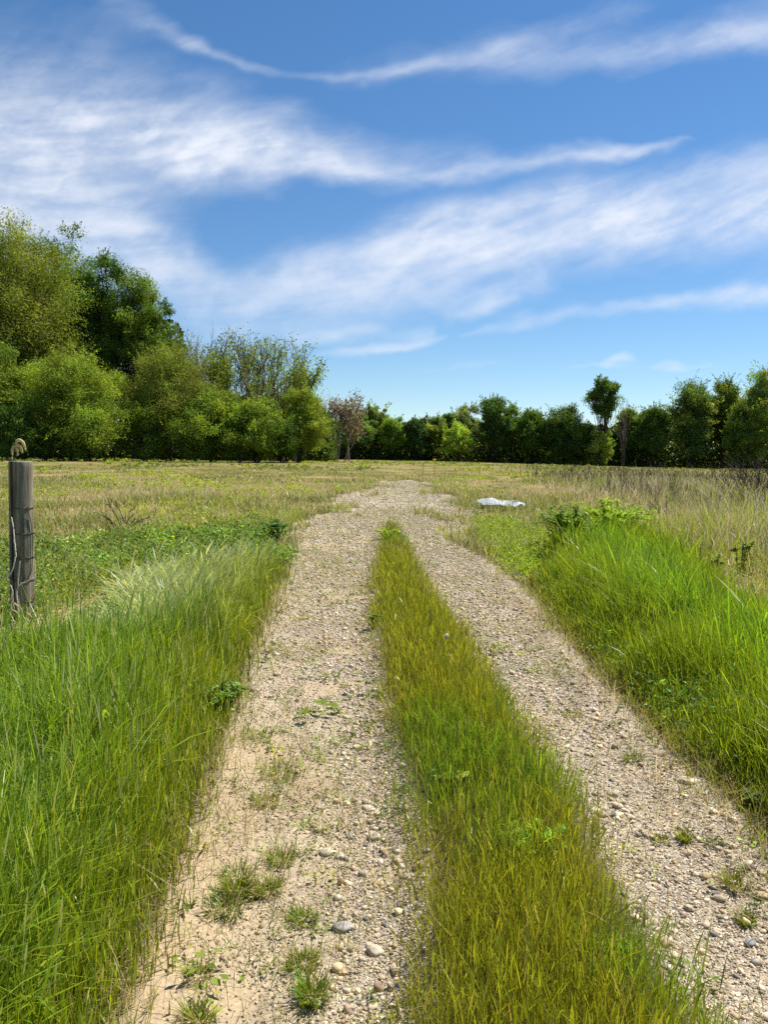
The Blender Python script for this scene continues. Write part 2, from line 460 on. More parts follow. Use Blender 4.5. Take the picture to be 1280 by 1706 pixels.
def pebbles(soup, P, r, sub, rng=RNG, cols=None):
    V, F = ICO[sub]
    N = len(P)
    if N == 0: return
    ax = np.stack([rng.uniform(0.8, 1.35, N), rng.uniform(0.7, 1.0, N), rng.uniform(0.42, 0.8, N)], -1) * r[:, None]
    jit = 1 + rng.normal(0, 0.13, (N, len(V)))
    v = V[None] * jit[..., None] * ax[:, None, :]
    a = rng.uniform(0, 6.283, N); ca, sa = np.cos(a), np.sin(a)
    x = v[..., 0] * ca[:, None] - v[..., 1] * sa[:, None]; y = v[..., 0] * sa[:, None] + v[..., 1] * ca[:, None]
    tl = rng.normal(0, 0.25, (N, 1)); z = v[..., 2] + tl * x
    v = np.stack([x, y, z], -1) + P[:, None, :]
    v[..., 2] += (ax[:, 2] * 0.45)[:, None]
    f = (np.arange(N) * len(V))[:, None, None] + F[None]
    if cols is None:
        cols = STONE_COLS[rng.choice(len(STONE_COLS), N, p=[.2, .2, .12, .14, .08, .12, .09, .05])]
    cols = cols * np.array([0.98, 0.97, 0.94]) * np.exp(rng.normal(0, 0.2, (N, 1)))
    soup.add(v.reshape(-1, 3), None, f.reshape(-1, 3), np.repeat(cols, len(V), 0))


ICO = {1: ico(1), 2: ico(2), 3: ico(3)}


def sector(y0, y1, dens, half=0.56, pad=1.2, rng=RNG):
    """random spots on the ground between two distances, as wide as the view and a little more"""
    xm = half * y1 + pad
    n = int((y1 - y0) * 2 * xm * dens)
    x = rng.uniform(-xm, xm, n); y = rng.uniform(y0, y1, n)
    k = np.abs(x) < half * y + pad
    return x[k], y[k]


def gravel():
    s = Soup()
    for (y0, y1, dens, r0, sub) in ((0.9, 2.7, 10500, 0.0025, 1), (2.7, 4.2, 7400, 0.0030, 1), (4.2, 7, 4000, 0.0040, 1), (7, 12, 1600, 0.0058, 1), (12, 20, 380, 0.0115, 1), (20, 36, 90, 0.017, 1)):
        x, y = sector(y0, y1, dens * 2.0, 0.5, 0.8)
        x = x + 0; e = track_edge(x, y); st = stony(x, y)
        sl = edge_dist(STRIP, x, y)
        p = np.where(e > -0.02, 0.03 + 0.97 * st, 0) * np.where(sl > 0.03, 0.03, 1.0) * sstep(-0.05, 0.2, e)
        k = RNG.random(len(x)) < p
        x, y = x[k], y[k]
        r = r0 * np.exp(RNG.normal(0, 0.45, len(x)))
        big = RNG.random(len(x)) < 0.03 * sstep(0.2, 0.5, st[k])
        r = np.where(big, r * 3.0, r); r = np.minimum(r, 0.022)
        P = np.stack([x, y, track_z(x, y)], -1)
        bigger = r > 0.010 if y1 <= 5 else r > 1
        pebbles(s, P[~bigger], r[~bigger], 1)
        pebbles(s, P[bigger], r[bigger], 2)
    o = s.build('gravel', STONE, smooth=False)
    tag(o, 'loose pale gravel and pebbles spread over the wheel ruts', 'gravel', kind='stuff')
    # crumbs of dry soil in the left rut
    s = Soup()
    x, y = sector(0.9, 4.5, 9000, 0.5, 0.6)
    e = edge_dist(TRACK, x, y); sl = edge_dist(STRIP, x, y)
    k = (e > 0.05) & (sl < -0.02) & (x < 0.4) & (RNG.random(len(x)) < (0.25 + 0.75 * sstep(0.45, 0.62, fbm(x * 4, y * 4, 3, 71))) * (1 - 0.85 * sandy(x, y)))
    x, y = x[k], y[k]
    P = np.stack([x, y, track_z(x, y)], -1)
    pebbles(s, P, 0.0027 * np.exp(RNG.normal(0, 0.45, len(x))), 1, cols=tint(len(x), (0.37, 0.285, 0.185), 0.25, 0.03))
    o = s.build('dirt_crumbs', STONE)
    tag(o, 'crumbs of dry brown soil scattered in the left rut', 'soil', kind='stuff')


# ------------------------------------------------------------------ grass
POST_XY = on_ground(np.array(38.0), np.array(1034.0))


def grass_all():
    r = RNG
    LV, ST, RV, FD, DR, WB, LM = (Soup() for _ in range(7))
    TK = Soup(); LT = Soup(); SM = Soup()
    # --- left verge
    for (y0, y1, dens, ws, seg) in ((0.6, 3.0, 5200, 1.0, 4), (3.0, 5.0, 3600, 1.15, 4), (5.0, 8.0, 2000, 1.5, 3), (8.0, 13.0, 1000, 2.1, 3)):
        x, y = sector(y0, y1, dens)
        x = np.where(x > 0.2, -np.abs(x) * 0.999, x)
        e = edge_dist(VERGE_LEFT, x, y) + 0.16 * (fbm(x * 2.5, y * 2.5, 3, 81) - 0.5) + 1.6 * (fbm(x * 0.9, y * 0.9, 3, 89) - 0.5) * sstep(5.5, 7.2, y) * sstep(0.3, 0.7, edge_dist(TRACK, x, y) * -1) + 0.06 * r.normal(size=len(x))
        k = (e > 0) & (r.random(len(x)) < 0.35 + 0.65 * sstep(0, 0.15, e))
        x, y, e = x[k], y[k], e[k]; n = len(x)
        big = fbm(x * 0.55, y * 0.55, 3, 83); mid = fbm(x * 1.8, y * 1.8, 2, 85)
        lush = sstep(-0.9, -1.5, x + 0.22 * (y - 3) + 1.2 * (big - 0.5))          # wide blades further from the track
        pale = sstep(4.6, 6.2, y) * sstep(-1.1, -2.0, x) * sstep(0.28, 0.5, mid + 0.1) * np.where(x > -4.6, 1, 0.4)
        h = (0.08 + 0.35 * sstep(0, 0.5, e)) * (0.75 + 0.5 * mid) * np.exp(r.normal(0, 0.2, n)) * (1 - 0.15 * pale)
        pd = np.hypot((x - POST_XY[0] + 0.15) * 1.0, (y - POST_XY[1] + 0.75) * 0.75); h = h * (0.16 + 0.84 * sstep(0.85, 1.5, pd))
        dark = sstep(0.62, 0.74, mid) * (y < 9)
        c1 = np.where((lush > r.random(n))[:, None], (0.235, 0.360, 0.034), (0.290, 0.355, 0.020))
        c1 = c1 * (1 - dark[:, None] * (1 - np.array([0.55, 0.72, 1.1])))
        c1 = c1 * (1 - pale[:, None]) + pale[:, None] * np.array([0.52, 0.58, 0.26])  # sun sheen on the arched far blades, painted into their colour
        edge_dry = sstep(0.20, 0.0, e)[:, None] * (r.random((n, 1)) < 0.5)
        c1 = c1 * (1 - edge_dry) + edge_dry * np.array([0.34, 0.26, 0.08])
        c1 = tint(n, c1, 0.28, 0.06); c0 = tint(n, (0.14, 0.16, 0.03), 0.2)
        isl = (lush * 0.55 + 0.04) > r.random(n); w = np.where(isl, 0.0098, 0.0042) * ws * np.exp(r.normal(0, 0.25, n))
        wind = 0.3 + 0.9 * (fbm(x * 0.8, y * 0.8, 2, 87) - 0.5)
        az = np.where(r.random(n) < 0.25 + 0.6 * pale, wind + r.normal(0, 0.6, n), r.uniform(0, 6.283, n))
        lean = np.abs(r.normal(0.05, 0.09, n)) + 0.22 * pale; bend = np.abs(r.normal(0.13, 0.15, n)) + 0.35 * pale; bend = np.where(isl, r.uniform(0.12, 0.8, n) + 0.3 * pale, bend); az = np.where(isl & (pale < 0.3), r.uniform(0, 6.283, n), az)
        fa = az + math.pi / 2 + r.normal(0, 0.7, n)
        P = np.stack([x, y, ground_z(x, y) - 0.01], -1)
        sp = (r.random(n) < 0.24) & ~isl & (y < 9); silky = sp & (r.random(n) < 0.3); c1 = np.where(silky[:, None], tint(n, (0.50, 0.50, 0.24), 0.15, 0.04), c1)
        for sel, pf in ((~sp, 'blade'), (sp, 'spike')):
            hh = h[sel] * (1.15 if pf == 'spike' else 1)
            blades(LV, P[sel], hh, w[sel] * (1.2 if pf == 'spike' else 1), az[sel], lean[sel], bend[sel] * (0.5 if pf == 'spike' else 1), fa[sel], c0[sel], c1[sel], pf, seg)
    # --- centre strip: short olive grass full of narrow seed heads
    for (y0, y1, dens, ws) in ((0.6, 2.7, 13000, 1.0), (2.7, 4.5, 8600, 1.2), (4.5, 7.5, 4800, 1.6), (7.5, 10.5, 2400, 2.2), (10.5, 17, 700, 2.8)):
        x, y = sector(y0, y1, dens, 0.30, 0.8)
        e = edge_dist(STRIP, x, y) + 0.02 + 0.22 * (fbm(x * 4, y * 4, 3, 91) - 0.5) + 0.05 * r.normal(size=len(x))
        gap = fbm(x * 3.4, y * 3.4, 3, 93)
        leftside = sstep(0.3, 0.0, e) * (x < 0.1 * y + 0.35)
        k = (e > 0) & (r.random(len(x)) < (0.25 + 0.75 * sstep(0, 0.12, e)) * (0.72 + 0.28 * sstep(0.36, 0.48, gap)) * (1 - 0.1 * leftside))
        x, y, e, gap = x[k], y[k], e[k], gap[k]; n = len(x)
        green = sstep(0.52, 0.66, fbm(x * 1.6, y * 1.6, 3, 95))
        h = (0.09 + 0.08 * sstep(0, 0.25, e)) * (1 - 0.35 * sstep(10, 14, y)) * (0.8 + 0.5 * gap) * np.exp(r.normal(0, 0.22, n))
        c1 = np.array([0.290, 0.318, 0.020]) * (1 - green[:, None]) + green[:, None] * np.array([0.190, 0.300, 0.018])
        brown = (r.random((n, 1)) < 0.05 + 0.15 * sstep(0.12, 0, e)[:, None])
        c1 = np.where(brown, (0.36, 0.28, 0.10), c1)
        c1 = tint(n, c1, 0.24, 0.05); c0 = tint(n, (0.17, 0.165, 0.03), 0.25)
        az = r.uniform(0, 6.283, n); lean = np.abs(r.normal(0.06, 0.12, n)); bend = np.abs(r.normal(0.12, 0.16, n))
        fa = r.uniform(0, 6.283, n); w = 0.0027 * ws * np.exp(r.normal(0, 0.25, n))
        P = np.stack([x, y, track_z(x, y) - 0.012], -1)
        sp = r.random(n) < 0.58
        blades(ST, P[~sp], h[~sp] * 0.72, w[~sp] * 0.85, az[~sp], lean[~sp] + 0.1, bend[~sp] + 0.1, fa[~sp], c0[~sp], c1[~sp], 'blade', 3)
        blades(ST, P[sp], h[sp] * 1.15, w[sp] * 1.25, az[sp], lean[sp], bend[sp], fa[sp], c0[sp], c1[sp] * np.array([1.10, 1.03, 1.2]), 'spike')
    # --- right verge
    for (y0, y1, dens, ws, seg) in ((1.4, 3.6, 4600, 1.0, 4), (3.6, 5.5, 3400, 1.2, 4), (5.5, 8.5, 2000, 1.6, 3), (8.5, 15.0, 950, 2.3, 3)):
        x, y = sector(y0, y1, dens)
        x = np.abs(x)
        e = edge_dist(VERGE_RIGHT, x, y) + 0.2 * (fbm(x * 2.3, y * 2.3, 3, 101) - 0.5) + 1.5 * (fbm(x * 0.8, y * 0.8, 3, 105) - 0.5) * sstep(0.4, 1.2, x - 1.3 - 0.07 * (y - 4)) + 0.05 * r.normal(size=len(x))
        k = (e > 0) & (r.random(len(x)) < 0.3 + 0.7 * sstep(0, 0.2, e))
        x, y, e = x[k], y[k], e[k]; n = len(x)
        mid = fbm(x * 1.6, y * 1.6, 3, 103)
        inner = sstep(0.25, 0.75, e)
        h = (0.07 + 0.37 * sstep(0.0, 0.8, e)) * (0.50 + 0.95 * mid) * np.exp(r.normal(0, 0.24, n))
        br = sstep(0.7, 1.1, e + 0.5 * (mid - 0.5))
        c1 = np.array([0.240, 0.325, 0.020]) * (1 - br[:, None]) + br[:, None] * np.array([0.215, 0.365, 0.026])
        edge_dry = sstep(0.32, 0.0, e)[:, None] * (r.random((n, 1)) < 0.5)
        c1 = c1 * (1 - edge_dry) + edge_dry * np.array([0.34, 0.26, 0.09])
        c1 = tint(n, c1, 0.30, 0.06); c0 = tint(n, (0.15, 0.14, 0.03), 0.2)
        az = np.where(r.random(n) < 0.4, r.normal(3.3, 0.8, n), r.uniform(0, 6.283, n))
        lean = np.abs(r.normal(0.07, 0.12, n)); bend = np.abs(r.normal(0.20, 0.2, n)); fa = r.uniform(0, 6.283, n)
        isl = r.random(n) < 0.05 + 0.22 * br; bend = np.where(isl, r.uniform(0.12, 0.75, n), bend)
        w = np.where(isl, 0.0095, 0.0040 + 0.001 * br) * ws * np.exp(r.normal(0, 0.25, n))
        P = np.stack([x, y, ground_z(x, y) - 0.01], -1)
        sp = (r.random(n) < 0.2) & (br < 0.6) & ~isl
        for sel, pf in ((~sp, 'blade'), (sp, 'spike')):
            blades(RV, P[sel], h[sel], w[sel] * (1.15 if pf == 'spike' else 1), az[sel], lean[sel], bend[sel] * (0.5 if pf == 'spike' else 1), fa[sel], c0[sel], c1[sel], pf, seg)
    # --- open field: mown dry grass with green patches, getting taller and browner to the right
    for (y0, y1, dens, ws, seg) in ((5.5, 10, 620, 1.0, 3), (10, 17, 420, 1.4, 3), (17, 30, 190, 2.1, 2), (30, 55, 75, 3.2, 2), (55, 112, 22, 5.5, 2)):
        x, y = sector(y0, y1, dens, 0.56, 1.5)
        eT = track_edge(x, y)
        k = (eT < 0.05 * r.normal(size=len(x)) + 1.5 * sstep(9, 18, y) * np.clip(fbm(x * 1.2, y * 0.5, 3, 119) - 0.40, 0, 1)) & (edge_dist(VERGE_LEFT, x, y) < 0.0) & (edge_dist(VERGE_RIGHT, x, y) < 0.0) & (y < np.where(x < -8, 66, 98))
        x, y, eT = x[k], y[k], eT[k]; n = len(x)
        a = fbm(x * 0.28, y * 0.16, 4, 111); b = fbm(x * 0.9, y * 0.55, 3, 113)
        right = sstep(2.5, 6.0, x - 0.10 * y + 1.5 * (a - 0.5))
        g = sstep(0.46, 0.58, a * 0.6 + b * 0.4 + 0.10 * sstep(30, 22, y) * 0 + 0.05 * (x < 0))
        g = np.clip(g + 0.5 * sstep(3.0, 0.3, -eT) * sstep(9, 14, y), 0, 1)
        tall = right * (0.30 + 0.35 * b) + (1 - right) * (0.05 + 0.14 * b * (1 + 0.9 * g))
        tall = tall * (1 - 0.72 * sstep(24, 50, y))
        h = tall * np.exp(r.normal(0, 0.3, n))
        isg = r.random(n) < np.where(right > 0.5, 0.24 + 0.34 * g, 0.05 + 0.62 * g)
        lime = (fbm(x * 0.5, y * 0.3, 3, 115) > 0.60)
        straw = np.where((right > r.random(n))[:, None], (0.60, 0.51, 0.36), (0.70, 0.58, 0.32))
        gc = np.where(lime[:, None], (0.36, 0.43, 0.03), (0.27, 0.31, 0.07))
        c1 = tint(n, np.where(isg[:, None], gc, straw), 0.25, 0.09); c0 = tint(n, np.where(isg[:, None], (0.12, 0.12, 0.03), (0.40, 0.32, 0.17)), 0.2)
        az = r.uniform(0, 6.283, n); lean = np.abs(r.normal(0.15, 0.25, n)); bend = np.abs(r.normal(0.25, 0.3, n)); fa = r.uniform(0, 6.283, n)
        w = 0.0065 * ws * np.exp(r.normal(0, 0.3, n))
        P = np.stack([x, y, ground_z(x, y) - 0.01], -1)
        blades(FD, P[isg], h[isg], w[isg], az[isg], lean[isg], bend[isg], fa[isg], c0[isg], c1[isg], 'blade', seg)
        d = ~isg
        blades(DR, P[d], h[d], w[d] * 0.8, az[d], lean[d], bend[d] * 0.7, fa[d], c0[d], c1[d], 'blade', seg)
    # --- leafless grey-brown weed stalks standing in the right of the field
    for (y0, y1, dens, ws) in ((8, 14, 16, 1), (14, 24, 16, 1.35), (24, 45, 9, 2.0), (45, 80, 3.2, 3.2)):
        x, y = sector(y0, y1, dens, 0.56, 1.5)
        a = fbm(x * 0.28, y * 0.16, 4, 111); pt = fbm(x * 0.35, y * 0.22, 3, 117)
        k = (r.random(len(x)) < sstep(2.5, 6.5, x - 0.10 * y + 1.5 * (a - 0.5)) * sstep(0.38, 0.6, pt)) & (edge_dist(VERGE_RIGHT, x, y) < -0.2)
        x, y = x[k], y[k]; n = len(x)
        P = np.stack([x, y, ground_z(x, y) - 0.01], -1); h = 0.62 * np.exp(r.normal(0, 0.25, n)) * (1 - 0.6 * sstep(26, 50, y))
        c = tint(n, (0.062, 0.047, 0.038), 0.3, 0.03)
        az = r.uniform(0, 6.283, n); fa = r.uniform(0, 6.283, n)
        blades(SM, P, h, 0.006 * ws, az, np.abs(r.normal(0.05, 0.1, n)), 0.05, fa, c, c, 'stalk', 2, cross=True)
        for j in range(4):
            f = r.uniform(0.35, 0.85, n); a2 = r.uniform(0, 6.283, n)
            Q = P + np.stack([0 * f, 0 * f, h * f], -1)
            blades(SM, Q, h * (1 - f) * r.uniform(0.6, 1.1, n), 0.004 * ws, a2, r.uniform(0.35, 0.8, n), 0.0, r.uniform(0, 6.283, n), c, c, 'stalk', 1)
    # --- band of dark leafy weeds between the verge and the field
    def leafy(S, x, y, hmax, L0, base, nleaf, dv=0.28):
        n = len(x)
        rp = np.repeat(np.arange(n), nleaf)
        m = len(rp)
        hh = hmax[rp] * r.random(m) ** 0.8
        off = r.normal(0, 1, (m, 2)) * (0.05 + 0.12 * hmax[rp])[:, None]
        C = np.stack([x[rp] + off[:, 0], y[rp] + off[:, 1], ground_z(x[rp], y[rp]) + 0.015 + hh], -1)
        nr = rdir(m) * 0.8 + np.array([0, 0, 0.8])
        up = np.concatenate([off + r.normal(0, 0.1, (m, 2)), r.uniform(0.0, 0.25, (m, 1))], 1)
        bb = np.asarray(base, float)
        if bb.ndim == 2: bb = bb[rp]
        leaves(S, C, nr, up, L0[rp] * np.exp(r.normal(0, 0.3, m)), L0[rp] * 0.36 * np.exp(r.normal(0, 0.25, m)), tint(m, bb, dv, 0.1), 0.12)
    for (y0, y1, dens, L) in ((6, 9, 70, 0.045), (9, 16, 50, 0.06)):
        x, y = sector(y0, y1, dens, 0.56, 1.5)
        e = edge_dist(WEED_BAND, x, y) + 0.8 * (fbm(x * 0.9, y * 0.9, 3, 121) - 0.5)
        k = (e > 0) & (r.random(len(x)) < 0.35 + 0.65 * sstep(0.4, 0.6, fbm(x * 1.3, y * 1.3, 3, 123)))
        x, y = x[k], y[k]; n = len(x)
        leafy(WB, x, y, r.uniform(0.14, 0.34, n), np.full(n, L), tint(n, (0.165, 0.255, 0.040), 0.35), 34)
    # weeds lying in patches over the rest of the field
    for (y0, y1, dens, L, nl) in ((7, 14, 16, 0.045, 22), (14, 26, 9, 0.065, 18), (26, 50, 4.0, 0.10, 14), (50, 100, 1.2, 0.18, 12)):
        x, y = sector(y0, y1, dens, 0.56, 1.5)
        pt = fbm(x * 0.35, y * 0.2, 4, 131)
        k = (edge_dist(TRACK, x, y) < -0.1) & (edge_dist(VERGE_LEFT, x, y) < 0) & (edge_dist(VERGE_RIGHT, x, y) < 0) & (r.random(len(x)) < sstep(0.46, 0.60, pt))
        x, y = x[k], y[k]; n = len(x)
        lim = fbm(x * 0.3, y * 0.2, 2, 133) > 0.52
        leafy(WB, x, y, r.uniform(0.05, 0.18, n), np.full(n, L), np.where(lim[:, None], (0.32, 0.40, 0.025), (0.18, 0.23, 0.05)), nl)
    # lime green low weeds along the right edge of the track
    for (y0, y1, dens, L) in ((8, 20, 80, 0.04),):
        x, y = sector(y0, y1, dens, 0.4, 0.5)
        e = edge_dist(LIME_EDGE, x, y) + 0.5 * (fbm(x, y, 3, 141) - 0.5)
        k = (e > 0); x, y = x[k], y[k]; n = len(x)
        leafy(LM, x, y, r.uniform(0.08, 0.24, n), np.full(n, L), (0.28, 0.38, 0.02), 30)
    # broad leaves mixed into both verges
    for (y0, y1, dens) in ((1.5, 6, 44), (6, 12, 22)):
        x, y = sector(y0, y1, dens)
        e1 = edge_dist(VERGE_LEFT, x, y); e2 = edge_dist(VERGE_RIGHT, x, y)
        k = (np.maximum(e1, e2) > 0.1) & (fbm(x * 1.1, y * 1.1, 3, 145) > 0.5)
        x, y = x[k], y[k]; n = len(x)
        leafy(WB, x, y, r.uniform(0.15, 0.36, n), np.full(n, 0.032), tint(n, (0.13, 0.22, 0.035), 0.3), 24)
    # --- short sparse grass and stems growing in the ruts
    for (y0, y1, dens, ws) in ((1.2, 3.0, 1500, 1), (3.0, 6, 1100, 1.2), (6, 11, 650, 1.5), (11, 20, 330, 2.0), (20, 40, 95, 3.0)):
        x, y = sector(y0, y1, dens, 0.5, 0.8)
        e = edge_dist(TRACK, x, y); sl = edge_dist(STRIP, x, y)
        pt = fbm(x * 2.6, y * 2.0, 3, 151)
        farstrip = sstep(10.0, 13.0, y) * np.exp(-((x - 0.10 - 0.004 * y) / 0.55) ** 2)
        pr = sstep(0.45, 0.61, pt + 0.06 * (x < 0.2 + 0.05 * y) + 0.07 * sstep(0.75, 0.1, e) * (x < 0.2) * sstep(2.6, 3.2, y) + 0.08 * sstep(0.35, 0, e) + 0.06 * sstep(-0.4, 0, sl) + 0.26 * farstrip + 0.085 * sstep(5, 11, y) - 0.03 * sstep(14, 22, y)) * (1 - 0.6 * sandy(x, y)) * np.where((x > 0.5 + 0.1 * y), 0.55, 1) + 0.03
        k = (e > -0.05) & (sl < 0.02) & (r.random(len(x)) < pr)
        x, y = x[k], y[k]; n = len(x)
        h = 0.05 * np.exp(r.normal(0, 0.4, n))
        dry = r.random(n) < 0.4
        c1 = tint(n, np.where(dry[:, None], (0.42, 0.33, 0.15), (0.25, 0.30, 0.03)), 0.25, 0.07)
        P = np.stack([x, y, track_z(x, y) - 0.004], -1)
        blades(TK, P, h, 0.0028 * ws, r.uniform(0, 6.283, n), np.abs(r.normal(0.3, 0.35, n)), r.uniform(0, 0.5, n), r.uniform(0, 6.283, n), c1 * 0.9, c1, 'blade', 3)
    RW = Soup()
    for (y0, y1, dens, L, nl) in ((1.2, 3.5, 85, 0.015, 16), (3.5, 7, 60, 0.019, 14), (7, 14, 16, 0.026, 12), (14, 34, 4, 0.045, 10)):
        x, y = sector(y0, y1, dens, 0.5, 0.8)
        e = edge_dist(TRACK, x, y); sl = edge_dist(STRIP, x, y); pt = fbm(x * 1.9 + 7, y * 1.5, 3, 157)
        k = (e > -0.05) & (sl < 0.05) & (r.random(len(x)) < sstep(0.43, 0.57, pt + 0.08 * (x < 0.2 + 0.05 * y) + 0.08 * sstep(0.75, 0.1, e) * (x < 0.2) * sstep(2.6, 3.2, y) + 0.05 * sstep(8, 14, y)) * (1 - 0.7 * sandy(x, y)))
        x, y = x[k], y[k]; n = len(x)
        m = n * nl; rp = np.repeat(np.arange(n), nl); a = r.uniform(0, 6.283, m); q = r.random(m) ** 0.6 * (0.035 + 0.5 * L)
        size = np.exp(r.normal(0, 0.4, n))[rp]
        C = np.stack([x[rp] + np.cos(a) * q * size, y[rp] + np.sin(a) * q * size, track_z(x, y)[rp] + r.uniform(0.003, 0.022, m) * size], -1)
        leaves(RW, C, rdir(m) * 0.5 + np.array([0, 0, 1.0]), np.stack([np.cos(a), np.sin(a), r.uniform(0, .5, m)], -1), L * size, L * 0.42 * size, tint(m, tint(n, (0.20, 0.26, 0.035), 0.3, 0.1)[rp], 0.2, 0.05), 0.15)
    tag(RW.build('rut_weeds', WEED), 'tiny low green weeds scattered along the wheel ruts', 'weeds', kind='stuff')
    # --- dead straw lying on the dirt and at the foot of the verges
    for (y0, y1, dens, ws) in ((1.2, 4, 800, 1), (4, 8, 480, 1.4), (8, 14, 150, 2), (14, 30, 22, 3.0)):
        x, y = sector(y0, y1, dens, 0.5, 0.8)
        e = edge_dist(TRACK, x, y)
        pr = np.exp(-(e / 0.28) ** 2) * np.where(x > 0.5, 1.0, 0.5) + 0.30 * (e > 0) * sstep(0.42, 0.62, fbm(x * 2, y * 2, 2, 161))
        k = (edge_dist(STRIP, x, y) < 0.1) & (e > -0.5) & (r.random(len(x)) < pr)
        x, y = x[k], y[k]; n = len(x)
        P = np.stack([x, y, np.maximum(track_z(x, y), ground_z(x, y) - 0.05 * (e[k] > 0)) + r.uniform(0.002, 0.02, n)], -1)
        az = r.uniform(0, 6.283, n)
        c = tint(n, (0.44, 0.34, 0.17), 0.25, 0.05)
        blades(LT, P, r.uniform(0.05, 0.16, n), 0.0026 * ws, az, r.uniform(1.0, 1.8, n), 0.0, az + 1.57 + r.normal(0, 0.3, n), c, c, 'stalk', 2)
    tag(LV.build('verge_grass', GRASS), 'tall fine green grass on the left verge beside the track', 'grass', kind='stuff')
    tag(ST.build('strip_grass', GRASS), 'olive grass with thin seed heads on the strip between the ruts', 'grass', kind='stuff')
    tag(RV.build('bank_grass', GRASS), 'thick bright green grass on the bank right of the track', 'grass', kind='stuff')
    tag(FD.build('field_grass', GRASS), 'short green grass scattered over the open field', 'grass', kind='stuff')
    tag(DR.build('dry_grass', DRY), 'dry straw coloured grass across the open field', 'grass', kind='stuff')
    tag(SM.build('dead_stalks', TWIG), 'leafless grey brown weed stalks standing in the right of the field', 'weeds', kind='stuff')
    tag(WB.build('leafy_weeds', WEED), 'low dark leafy weeds behind the left verge and over the field', 'weeds', kind='stuff')
    tag(LM.build('lime_weeds', WEED), 'lime green low weeds along the right edge of the track bend', 'weeds', kind='stuff')
    tag(TK.build('rut_grass', GRASS), 'sparse short grass sprouting out of the wheel ruts', 'grass', kind='stuff')
    tag(LT.build('straw_litter', DRY), 'dead straw lying along the track edges', 'straw', kind='stuff')


# ------------------------------------------------------------------ trees
BARK_GREY = (0.14, 0.12, 0.10); BARK_DARK = (0.07, 0.058, 0.046)


def limb(soup, a, b, r0, r1, rng, bow=0.12, n=5, col=BARK_GREY, sides=5):
    a = np.asarray(a, float); b = np.asarray(b, float)
    t = np.linspace(0, 1, n)[:, None]
    L = np.linalg.norm(b - a)
    mid = rng.normal(0, bow * 0.6, 3) * L; mid[2] -= 0.10 * L * (1 if b[2] > a[2] else 0)
    p = a + (b - a) * t + mid * (4 * t * (1 - t)) * 0.5 + rng.normal(0, 0.012, (n, 3)) * L * (t * (1 - t) * 4)
    tube(soup, p, np.linspace(r0, r1, n), sides, np.asarray(col) * math.exp(rng.normal(0, 0.1)))
    return p


TREE_GAIN = 2.0


